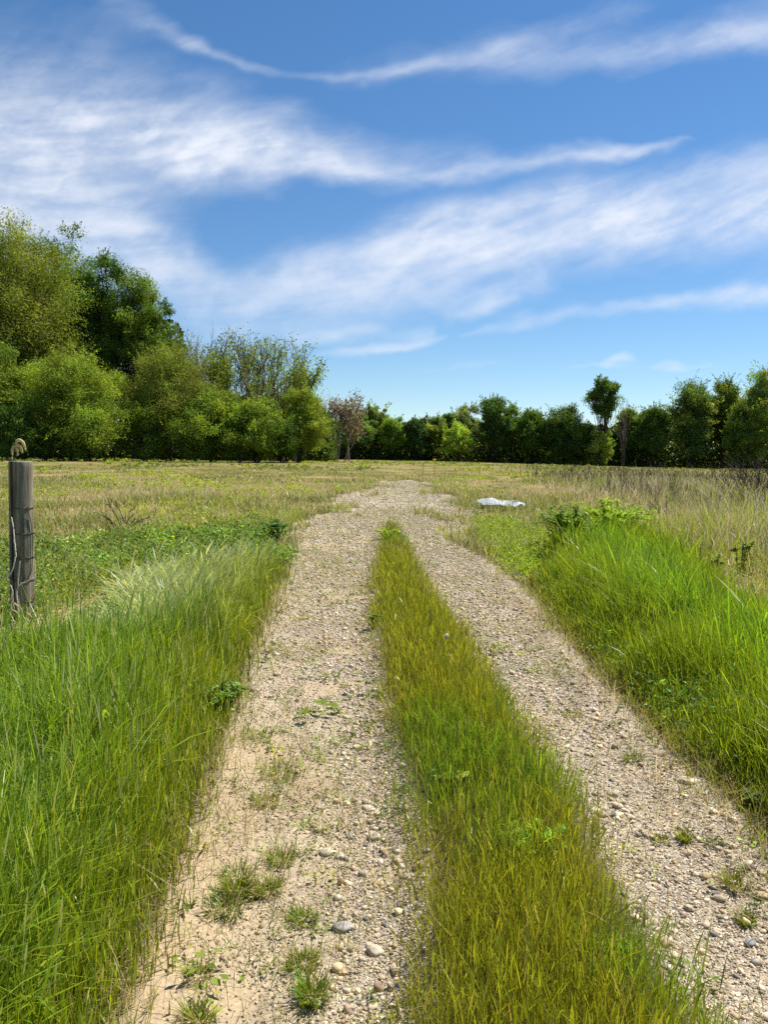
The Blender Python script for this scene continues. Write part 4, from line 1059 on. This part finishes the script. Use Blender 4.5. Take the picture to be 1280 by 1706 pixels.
def weed(label, px, py, width_px, height_px, base, seed, n=160, leaf=0.07, name='leafy_weed', cat='weed', group=None, stems=9, blade=False):
    rng = np.random.default_rng(seed)
    c = on_ground(np.array(float(px)), np.array(float(py))); D = c[1]; k = D / F_PX * 1.02
    W, H = width_px * k / 2, height_px * k
    gz = float(track_z(*c) if edge_dist(TRACK, np.array(c[0]), np.array(c[1])) > 0.02 else ground_z(*c))
    root = thing(name, (c[0], c[1], gz), label, cat, group)
    s, f = Soup(), Soup(); leaf *= 0.52; n *= 6; stems = int(stems * 1.8); base = (2.5 * base[0], 2.2 * base[1], 1.3 * base[2]); W *= 1.15
    tips = []
    for _ in range(stems):
        a = rng.uniform(0, 6.283); rr = rng.random() ** 0.6 * W
        p = np.array([[0.25 * rr * math.cos(a), 0.25 * rr * math.sin(a), -0.01], [0.6 * rr * math.cos(a), 0.6 * rr * math.sin(a), 0.55 * H], [rr * math.cos(a), rr * math.sin(a), H * rng.uniform(0.7, 1) * (1 - 0.3 * rr / W)]])
        tube(s, p, [0.004, 0.003, 0.0015], 4, (0.09, 0.12, 0.03)); tips.append(p)
    s.build('stem', WEED, root)
    P = np.array(tips); i = rng.integers(0, stems, n); t = rng.random(n) ** 0.8
    q = np.where((t < 0.5)[:, None], P[i, 0] + (P[i, 1] - P[i, 0]) * (t * 2)[:, None], P[i, 1] + (P[i, 2] - P[i, 1]) * (t * 2 - 1)[:, None])
    d = rdir(n, rng); d[:, 2] = np.abs(d[:, 2]) * 0.5
    ls = leaf * np.exp(rng.normal(0, 0.3, n))
    leaves(f, q + d * ls[:, None] * 0.5 + np.array([0, 0, 0.012]), rdir(n, rng) * 0.6 + np.array([0, 0, 1.0]), d, ls, ls * 0.38, tint(n, base, 0.25, 0.08, rng), 0.15)
    f.build('foliage', WEED, root)
    return root


def tuft(label, px, py, width_px, seed, base=(0.14, 0.19, 0.02), h=0.07, n=130, group='green grass tufts growing in the ruts'):
    rng = np.random.default_rng(seed)
    c = on_ground(np.array(float(px)), np.array(float(py))); k = c[1] / F_PX
    W = width_px * k * 0.5
    ea = rng.uniform(0, 3.14); x = rng.normal(0, W * rng.uniform(0.28, 0.5), n); y = rng.normal(0, W * rng.uniform(0.3, 0.7), n); x, y = x * math.cos(ea) - y * math.sin(ea) + rng.choice([-0.2, 0.18], n) * W, x * math.sin(ea) + y * math.cos(ea)
    x = np.clip(x, -0.62 * W, 0.62 * W); y = np.clip(y, -0.62 * W, 0.62 * W)
    z = track_z(c[0] + x, c[1] + y); z0 = float(track_z(*c))
    s = Soup(); az = np.arctan2(y, x) + rng.normal(0, 0.6, n)
    c1 = tint(n, base, 0.25, 0.1, rng); dry = (rng.random((n, 1)) < 0.14); c1 = np.where(dry, (0.36, 0.28, 0.12), c1)
    blades(s, np.stack([x, y, z - z0 - 0.005], -1), h * np.exp(rng.normal(0, 0.3, n)), 0.0034, az, rng.uniform(0.1, 0.7, n), rng.uniform(0.1, 0.6, n), az + 1.57 + rng.normal(0, 0.4, n), c1 * 0.9, c1, 'blade', 4)
    o = s.build('grass_tuft', GRASS); o.location = (c[0], c[1], z0)
    return tag(o, label, 'grass tuft', group)


def stone(label, px, py, w_px, col, seed, flat=0.6, group='larger stones lying in the track'):
    rng = np.random.default_rng(seed)
    c = on_ground(np.array(float(px)), np.array(float(py))); k = math.hypot(c[1], EYE) / F_PX
    r = w_px * k * 0.5
    V, F = ICO[3]
    f = 1 + 0.30 * (fbm(V[:, 0] * 1.1 + seed, V[:, 1] * 1.1 + V[:, 2] * 0.8, 3, seed) - 0.5) * 1.6
    for _ in range(5):                                             # a few flat facets
        d = rdir(1, rng)[0]; lim = rng.uniform(0.72, 0.9); t = V @ d * f
        f = np.where(t > lim, f * lim / np.maximum(t, 1e-3), f)
    v = V * f[:, None] * np.array([1.0, 0.72, flat * 0.8]) * r
    a = rng.uniform(-0.5, 0.5); ca, sa = math.cos(a), math.sin(a)
    v = np.stack([v[:, 0] * ca - v[:, 1] * sa, v[:, 0] * sa + v[:, 1] * ca, v[:, 2]], -1)
    s = Soup(); s.add(v, None, F, col)
    o = s.build('stone', STONE, smooth=True)
    o.location = (c[0], c[1], float(track_z(*c)) + r * flat * 0.28)
    return tag(o, label, 'stone', group)


def small_things():
    plastic_sheet()
    twig_bush('dead_branch', 'brown fan of dead twigs lying in the dry grass right of the fence post', 'dead branch', 205, 884, 84, 58, 7, 5, (0.05, 0.03, 0.022), 1.0, 0.020)
    twig_bush('bare_bush', 'dark leafless twiggy bush at the right edge beneath the far trees', 'bush', 1262, 838, 170, 82, 44, 6, (0.042, 0.031, 0.027), 0.55, 0.020)
    twig_bush('bare_sapling', 'thin leaning dead stem with side twigs in the brown weeds on the right', 'dead stem', 1108, 872, 40, 50, 2, 7, (0.05, 0.037, 0.026), 0.35, 0.016)
    # weeds one can point to
    weed('dark green leafy weed clump at the left end of the right bank', 942, 928, 110, 96, (0.075, 0.135, 0.022), 11, 800, 0.10, stems=34)
    weed('round leafy green weed beside the dark clump on the right bank', 1015, 908, 130, 84, (0.13, 0.21, 0.018), 12, 800, 0.10, stems=34)
    weed('dark bluish weed clump where the left verge meets the track', 372, 1185, 78, 52, (0.060, 0.11, 0.022), 13, 260, 0.05, stems=14)
    weed('dark leafy weed where the left verge ends near the track bend', 456, 908, 52, 46, (0.04, 0.085, 0.025), 14, 260, 0.09, stems=14)
    weed('upright dark weed with narrow leaves in the grass at the right edge', 1234, 962, 34, 84, (0.085, 0.125, 0.04), 15, 110, 0.08, name='tall_weed', stems=4)
    weed('slim dark weed left of the upright weed at the right edge', 1192, 972, 22, 62, (0.09, 0.13, 0.04), 16, 70, 0.08, name='tall_weed', stems=3)
    weed('bright green weed clump with broad leaves in the middle of the strip', 892, 1450, 110, 62, (0.085, 0.18, 0.02), 17, 240, 0.055, stems=16)
    weed('dark green weed clump on the left flank of the strip', 744, 1330, 60, 44, (0.065, 0.125, 0.016), 18, 110, 0.036, stems=12)
    weed('lime green weed tuft where the strip grass ends far up the track', 646, 900, 44, 20, (0.17, 0.25, 0.012), 19, 160, 0.05, stems=12)
    weed('small dark weed on the left edge of the strip grass', 624, 1048, 22, 26, (0.07, 0.12, 0.02), 20, 110, 0.04, stems=8)
    weed('low grey green weed at the lower right corner of the right bank', 1252, 1346, 54, 26, (0.065, 0.10, 0.04), 21, 60, 0.04, stems=6)
    weed('thistly dark weed among the tall grass of the left verge', 225, 1330, 120, 100, (0.055, 0.10, 0.028), 22, 260, 0.035, stems=16)
    weed('bushy weed at the near end of the strip beside the left rut', 1010, 1640, 90, 60, (0.08, 0.15, 0.02), 23, 150, 0.045, stems=12)
    # grass tufts in the ruts
    for k, (px, py, w, lab) in enumerate([
            (398, 1455, 70, 'round bright tuft on the sand, upper of the pair beside the left verge'),
            (395, 1480, 62, 'low tuft just below the round bright tuft on the sand'),
            (445, 1478, 56, 'green tuft right of the pair on the sand'),
            (375, 1510, 62, 'tuft below the pair beside the sandy edge'),
            (332, 1625, 84, 'large green tuft low in the left rut near the verge'),
            (505, 1595, 70, 'upright green tuft in the middle of the left rut'),
            (520, 1650, 56, 'flat tuft near the bottom of the left rut'),
            (330, 1700, 70, 'dark tuft at the bottom edge of the photo in the left rut'),
            (470, 1425, 70, 'leaning tuft beside the flat pale stones'),
            (505, 1520, 60, 'tall sparse tuft in the left rut with dry stems'),
            (440, 1330, 80, 'wide tuft in the left rut below the verge bend'),
            (465, 1285, 84, 'wide flat tuft in the left rut between two others'),
            (430, 1225, 60, 'tuft hugging the left verge at the narrow of the rut'),
            (1142, 1392, 34, 'round yellow green tuft in the right rut gravel'),
            (1100, 1392, 40, 'tuft just left of the round yellow green one'),
            (1185, 1400, 30, 'small tuft right of the round yellow green one'),
            (1225, 1470, 60, 'grey green tuft by the pale stones at the right edge'),
            (1245, 1530, 38, 'bright tuft near the right edge below the pale stones'),
            (1055, 1262, 34, 'tuft at the right bank foot near the flat pale stone'),
            (955, 1185, 50, 'dry edged tuft in the right rut further up')]):
        kk = (0.7, 1.25, 0.9, 1.1, 0.6)[k % 5]
        tuft(lab, px, py, w * (1.1, 0.8, 0.95)[k % 3], 300 + k, h=(0.04 if px > 900 else 0.046) * kk, n=int((120 if w < 50 else 230) * (0.7, 1.2, 1, 0.8)[k % 4]), base=(0.22, 0.26, 0.02) if k % 3 else (0.17, 0.25, 0.02))
    pale, tan, grey, slate = (0.55, 0.48, 0.36), (0.48, 0.38, 0.22), (0.36, 0.34, 0.31), (0.25, 0.26, 0.28)
    for k, (px, py, w, col, lab, fl) in enumerate([
            (623, 1388, 24, pale, 'pale angular stone upright beside the strip grass', 0.8),
            (545, 1412, 27, pale, 'pale flat stone, left of two lying together in the left rut', 0.5),
            (568, 1418, 19, pale, 'pale stone, right of two lying together in the left rut', 0.6),
            (537, 1337, 18, pale, 'small pale stone further up the left rut', 0.6),
            (613, 1340, 22, pale, 'long pale stone beside the pebbles up the left rut', 0.5),
            (584, 1386, 14, slate, 'small bluish grey stone beside the pebble bed', 0.7),
            (571, 1536, 32, grey, 'large grey faceted stone in the middle of the left rut', 0.7),
            (625, 1575, 28, pale, 'cream stone at the strip edge low in the left rut', 0.7),
            (630, 1652, 20, pale, 'pale stone near the bottom beside the strip', 0.6),
            (630, 1462, 20, tan, 'tan stone half hidden by strip grass', 0.6),
            (677, 1458, 18, pale, 'cream stone under the strip grass edge', 0.6),
            (572, 1606, 18, tan, 'low tan stone sunk in the dirt', 0.4),
            (1147, 1303, 36, pale, 'broad flat pale slab at the foot of the right bank', 0.35),
            (1176, 1452, 22, tan, 'yellowish tan oval stone in the right rut', 0.6),
            (1160, 1449, 12, pale, 'little white stone touching the yellowish oval one', 0.7),
            (1198, 1481, 18, slate, 'blue grey stone below the yellowish oval one', 0.5),
            (1270, 1493, 28, tan, 'big tan stone at the right edge of the photo', 0.6),
            (1272, 1455, 20, pale, 'whitish stone above the big tan one at the right edge', 0.6),
            (1250, 1564, 20, slate, 'slate grey stone low at the right edge', 0.6),
            (1092, 1548, 14, pale, 'round white stone at the strip side of the right rut', 0.8),
            (1213, 1418, 14, tan, 'small tan stone above the blue grey one', 0.6),
            (990, 1193, 16, pale, 'pale stone farther up the right rut', 0.6)]):
        stone(lab, px, py, w, np.array(col) * (0.94 + 0.03 * (k % 5)), 400 + k, fl)
    # dandelion clock
    rng = np.random.default_rng(77)
    c = on_ground(np.array(746.0), np.array(1104.0)); gz = float(track_z(*c)); top = at_depth(np.array(745.0), np.array(1060.0), c[1]) - np.array([c[0], c[1], gz])
    root = thing('dandelion', (c[0], c[1], gz), 'white dandelion seed head standing in the strip grass', 'dandelion')
    s = Soup(); tube(s, [(0, 0, -0.01), top * np.array([.4, .4, .5]), top], [0.003, 0.0025, 0.002], 6, (0.20, 0.22, 0.06)); s.build('stem', WEED, root)
    s = Soup(); m = 260; d = rdir(m, rng)
    leaves(s, top + d * 0.015, rdir(m, rng), d, 0.02, 0.007, tint(m, (0.88, 0.88, 0.86), 0.06, 0.01, rng), 0); s.build('seed_head', DRY, root)
    # the yellow flecks along the crest of the field
    for px, py, sz, lab in ((724, 767, .26, 'largest yellow flower at the field crest, near the middle of the far treeline'), (705, 773, .15, 'yellow flower just left of the largest one on the crest'),
                            (800, 772, .14, 'pale yellow flower on the crest below the tall dark tree'), (868, 775, .15, 'yellow flower on the crest, left of the close pair under the bushy tree'),
                            (894, 774, .15, 'yellow flower right of its neighbour below the bushy mid green tree'), (981, 775, .16, 'yellow flower below the tall lone tree'),
                            (1141, 782, .12, 'yellow flower in buff grass below the large dark tree'), (560, 769, .14, 'yellow flower below the pinkish brown budding tree')):
        D = 44.0
        g = at_depth(np.array(float(px)), np.array(float(py)), D); gz = float(ground_z(g[0], D)); hh = max(g[2] - gz, 0.3)
        root = thing('yellow_flower', (g[0], D, gz), lab, 'flower', 'yellow flowers along the field crest')
        s = Soup(); tube(s, [(0, 0, -0.02), (0.02, 0, hh * .5), (0, 0, hh)], [0.012, 0.01, 0.008], 5, (0.10, 0.14, 0.03)); s.build('stem', WEED, root)
        s = Soup(); m = 26; d = rdir(m, rng); d[:, 2] = np.abs(d[:, 2])
        leaves(s, np.array([0, 0, hh]) + d * sz * 0.28, rdir(m, rng) + d, d, sz * 0.5, sz * 0.25, tint(m, (0.62, 0.42, 0.02), 0.1, 0.03, rng), 0.1); s.build('petals', WEED, root)


# ------------------------------------------------------------------ sky, clouds, sun, camera
SUN_EL, SUN_AZ = math.radians(57), math.radians(52)       # azimuth from straight ahead towards the right


def sky():
    w = bpy.data.worlds.new('World'); SC.world = w; w.use_nodes = True
    nt = w.node_tree; bg = nt.nodes['Background']
    st = nt.nodes.new('ShaderNodeTexSky'); st.sky_type = 'NISHITA'; st.sun_disc = False
    st.sun_elevation = SUN_EL; st.sun_rotation = SUN_AZ; st.altitude = 200; st.air_density = 1.0; st.dust_density = 0.0; st.ozone_density = 3.0
    tc = nt.nodes.new('ShaderNodeTexCoord'); up = nt.nodes.new('ShaderNodeVectorMath'); up.operation = 'ADD'; up.inputs[1].default_value = (0, 0, 0.025)
    nt.links.new(tc.outputs['Generated'], up.inputs[0]); nt.links.new(up.outputs[0], st.inputs[0])
    hs = nt.nodes.new('ShaderNodeHueSaturation'); hs.inputs['Saturation'].default_value = 1.2
    nt.links.new(st.outputs[0], hs.inputs['Color'])
    bg.inputs['Strength'].default_value = 0.071
    nt.links.new(hs.outputs[0], bg.inputs[0])
    ld = bpy.data.lights.new('sun', 'SUN'); ld.energy = 4.8; ld.angle = math.radians(0.5); ld.color = (1.0, 0.95, 0.86)
    lo = bpy.data.objects.new('sun', ld); COL.objects.link(lo)
    to = Vector((math.sin(SUN_AZ) * math.cos(SUN_EL), math.cos(SUN_AZ) * math.cos(SUN_EL), math.sin(SUN_EL)))
    lo.rotation_euler = to.to_track_quat('Z', 'Y').to_euler()


def clouds():
    ALT = 3000.0
    nx, ny = 900, 640
    # even steps of direction: azimuth-like u and elevation-like v over the part of the sky ahead
    px = np.linspace(-420, 1700, nx); py = 746 - 1240 * np.linspace(0.0, 1, ny) ** 1.0
    PX, PY = np.meshgrid(px, py)
    d = ray(PX, PY)
    dz = np.maximum(d[..., 2], 0.012)
    hor = d[..., :2] / dz[..., None]
    XY = hor * ALT
    ok = d[..., 2] > 0.02
    gx, gy = hor[..., 0], hor[..., 1]
    wx = 55 * (fbm(PX / 170, PY / 120, 4, 201) - 0.5) + 34 * (fbm(PX / 40, PY / 30, 3, 203) - 0.5)
    wy = 40 * (fbm(PX / 190, PY / 130, 4, 205) - 0.5) + 18 * (fbm(PX / 45, PY / 26, 3, 207) - 0.5)
    X, Y = PX + wx, PY + wy
    D = np.zeros_like(PX)

    def stroke(pts, soft_up=1.0, soft_dn=1.0, fib=0.5):
        """pts: (x, y, half width, thickness)"""
        nonlocal D
        p = np.array(pts, float)
        best = np.zeros_like(PX)
        for a, b in zip(p[:-1], p[1:]):
            ex, ey = b[0] - a[0], b[1] - a[1]
            t = np.clip(((X - a[0]) * ex + (Y - a[1]) * ey) / (ex * ex + ey * ey), 0, 1)
            qx, qy = X - a[0] - t * ex, Y - a[1] - t * ey
            dd = np.hypot(qx, qy); sg = a[2] + t * (b[2] - a[2]); it = a[3] + t * (b[3] - a[3])
            sg = sg * np.where(qy < 0, soft_up, soft_dn)
            best = np.maximum(best, it * np.exp(-0.5 * (dd / sg) ** 2))
        D = 1 - (1 - D) * (1 - np.clip(best, 0, 1))
    stroke([(-300, 200, 90, .5), (0, 215, 80, .60), (150, 230, 75, .66), (300, 255, 58, .70), (430, 268, 40, .72)], 1.25, 0.8)
    stroke([(-200, 260, 40, .4), (150, 265, 38, .5), (300, 268, 30, .55), (480, 272, 24, .72), (540, 278, 20, .80), (640, 294, 14, .62), (760, 288, 12, .62), (900, 268, 12, .60), (1000, 252, 11, .58), (1060, 240, 9, .55), (1150, 226, 4, .22)], 1.0, 0.8)
    stroke([(480, 230, 22, .25), (640, 270, 20, .30), (800, 268, 18, .25)], 1.3, 1)
    stroke([(-300, 330, 110, .55), (0, 330, 90, .58), (130, 350, 62, .55), (210, 395, 48, .58), (260, 430, 36, .55), (330, 462, 26, .42), (360, 480, 16, .15)], 1.0, 1.0)
    stroke([(60, 400, 60, .45), (200, 440, 45, .45), (300, 500, 30, .35), (360, 520, 26, .25)])
    stroke([(380, 492, 24, .35), (480, 472, 32, .55), (600, 455, 40, .62), (720, 420, 46, .70), (850, 405, 46, .74), (960, 385, 48, .76), (1060, 375, 50, .76), (1180, 370, 46, .74), (1330, 350, 54, .72), (1700, 320, 60, .6)], 1.05, 0.85)
    stroke([(660, 395, 26, .32), (760, 360, 18, .42), (850, 350, 18, .34), (960, 345, 26, .34)], 1, 1)
    stroke([(980, 330, 30, .30), (1090, 300, 26, .32), (1180, 275, 24, .40), (1300, 285, 34, .42), (1600, 260, 40, .4)])
    stroke([(1000, 335, 8, .3), (1030, 350, 12, .45), (1060, 370, 14, .3)])
    stroke([(420, 515, 24, .30), (540, 505, 24, .38), (680, 490, 24, .45), (820, 490, 20, .40), (900, 460, 22, .35)])
    stroke([(740, 522, 7, .22), (800, 512, 9, .38), (860, 498, 8, .25)])
    stroke([(520, 600, 4, .10), (580, 584, 7, .42), (640, 572, 8, .45), (690, 560, 7, .36), (740, 553, 4, .15)])
    stroke([(480, 552, 9, .18), (560, 556, 10, .34), (620, 546, 9, .32), (700, 546, 7, .2)])
    stroke([(340, 530, 36, .30), (450, 550, 26, .22), (560, 540, 24, .22)])
    stroke([(770, 556, 4, .15), (850, 538, 8, .40), (930, 521, 8, .40), (1040, 508, 7, .42), (1130, 500, 9, .50), (1190, 496, 12, .55), (1240, 488, 13, .62), (1300, 480, 15, .55), (1600, 450, 22, .4)], 1, 1.2)
    stroke([(270, 52, 6, .10), (310, 76, 8, .30), (350, 92, 8, .44), (400, 112, 7, .28), (470, 128, 6, .20), (560, 134, 6, .20), (640, 128, 6, .30), (700, 124, 8, .40), (770, 106, 10, .34), (860, 84, 13, .32), (960, 52, 15, .26), (1040, 20, 20, .2)], 1.2, 1)
    stroke([(560, 128, 24, .14), (760, 100, 30, .2), (900, 80, 36, .22)])
    stroke([(860, 112, 20, .15), (980, 96, 20, .34), (1070, 90, 20, .42), (1160, 72, 22, .46), (1300, 52, 28, .46), (1600, 20, 30, .4)], 1.2, .9)
    stroke([(180, -10, 26, .14), (260, 40, 16, .16), (320, 66, 10, .2)])
    stroke([(1000, 600, 3.5, .2), (1030, 592, 5.5, .55), (1050, 591, 5.5, .55), (1070, 598, 3, .1)])
    stroke([(940, 601, 3, .16), (1010, 604, 3.5, .30), (1066, 606, 3, .1)])
    stroke([(1090, 606, 4, .25), (1120, 608, 5, .34), (1150, 611, 3, .22), (1185, 608, 4.5, .25)])
    stroke([(690, 607, 5, .10), (780, 601, 5, .16), (860, 596, 5, .10)])
    stroke([(-400, -200, 120, .3), (300, -300, 90, .2), (1000, -260, 120, .35), (1700, -150, 120, .3)])
    # fibres drawn out along the wind, on the cloud layer itself
    ca, sa = math.cos(0.35), math.sin(0.35)
    A = gx * ca + gy * sa; B = -gx * sa + gy * ca
    Aw = A + 0.5 * (fbm(gx * 1.1, gy * 1.1, 3, 211) - 0.5)
    Bw = B + 0.5 * (fbm(gx * 1.3, gy * 1.3, 3, 213) - 0.5)
    up_ = PX * 0.976 - PY * 0.216; vp_ = PX * 0.216 + PY * 0.976
    up_ = up_ + 60 * (fbm(PX / 200, PY / 90, 3, 221) - 0.5); vp_ = vp_ + 46 * (fbm(PX / 230, PY / 120, 3, 223) - 0.5) + 0.00016 * (PX - 640) ** 2
    fine = fbm(up_ / 210, vp_ / 30, 6, 225, 0.56)
    fine2 = fbm((PX * 0.8 - PY * 0.6) / 120 + wx / 30, (PX * 0.6 + PY * 0.8) / 34 + wy / 18, 5, 227, 0.55)
    fib = 0.62 * fine + 0.38 * fine2
    puff = fbm(PX / 60, PY / 34, 5, 217, 0.6)
    soft = fbm(PX / 260, PY / 120, 3, 219)
    mod = np.clip(0.12 + 1.25 * sstep(0.25, 0.75, 0.72 * fib + 0.28 * puff), 0, 1.3)
    D = D * (0.42 + 0.58 * mod) * (0.72 + 0.5 * soft)
    D = 1.10 * np.clip(D - 0.05, 0, 1) ** 1.08
    fade = sstep(-420, -250, PX) * sstep(1700, 1500, PX) * sstep(-490, -300, PY) * sstep(0.02, 0.05, d[..., 2])
    D = np.clip(D, 0, 0.97) * fade
    V = np.concatenate([XY, np.full(PX.shape + (1,), ALT)], -1)
    s = Soup(); i = (np.arange(ny - 1)[:, None] * nx + np.arange(nx - 1)[None, :]).ravel()
    keep = (ok[:-1, :-1] & ok[1:, 1:]).ravel() & (np.maximum(D[:-1, :-1], D[1:, 1:]) > 0.004).ravel()
    i = i[keep]
    used = np.unique(np.concatenate([i, i + 1, i + nx, i + nx + 1])); remap = np.full(nx * ny, -1); remap[used] = np.arange(len(used))
    q = remap[np.stack([i, i + 1, i + nx + 1, i + nx], -1)]
    s.add(V.reshape(-1, 3)[used], q, None, np.repeat(D.reshape(-1, 1)[used], 3, 1))
    m, nt, N, L = new_mat('cirrus')
    out = N('ShaderNodeOutputMaterial'); at = N('ShaderNodeAttribute'); at.attribute_name = 'tint'
    tr = N('ShaderNodeBsdfTransparent'); tl = N('ShaderNodeBsdfTranslucent'); tl.inputs[0].default_value = (0.42, 0.44, 0.475, 1)
    df = N('ShaderNodeBsdfDiffuse'); df.inputs[0].default_value = (0.42, 0.44, 0.475, 1)
    m1 = N('ShaderNodeMixShader'); m1.inputs[0].default_value = 0.9; L(df.outputs[0], m1.inputs[1]); L(tl.outputs[0], m1.inputs[2])
    m2 = N('ShaderNodeMixShader'); L(at.outputs['Fac'], m2.inputs[0]); L(tr.outputs[0], m2.inputs[1]); L(m1.outputs[0], m2.inputs[2]); L(m2.outputs[0], out.inputs[0])
    o = s.build('cirrus_clouds', m, smooth=True)
    tag(o, 'wispy white cirrus clouds high across the blue sky', 'clouds', kind='stuff')


def camera():
    cd = bpy.data.cameras.new('camera'); co = bpy.data.objects.new('camera', cd); COL.objects.link(co)
    M = Matrix(((CAM_R[0], CAM_U[0], -_F[0], 0), (CAM_R[1], CAM_U[1], -_F[1], 0), (CAM_R[2], CAM_U[2], -_F[2], EYE), (0, 0, 0, 1)))
    co.matrix_world = M
    cd.sensor_fit = 'HORIZONTAL'; cd.sensor_width = 36; cd.lens = 36 * F_PX / 1280.0
    cd.clip_start = 0.05; cd.clip_end = 400000
    SC.camera = co


ground(); track(); gravel(); grass_all(); woods(); post(); small_things(); sky(); clouds(); camera()
vs = SC.view_settings
SC.display_settings.display_device = 'sRGB'
vs.view_transform = 'Standard'; vs.look = 'None'; vs.gamma = 1.0; vs.exposure = 0.82; vs.use_curve_mapping = False
SC.cycles.max_bounces = 6; SC.cycles.transparent_max_bounces = 8; SC.cycles.diffuse_bounces = 3; SC.cycles.transmission_bounces = 4
SC.cycles.use_denoising = False
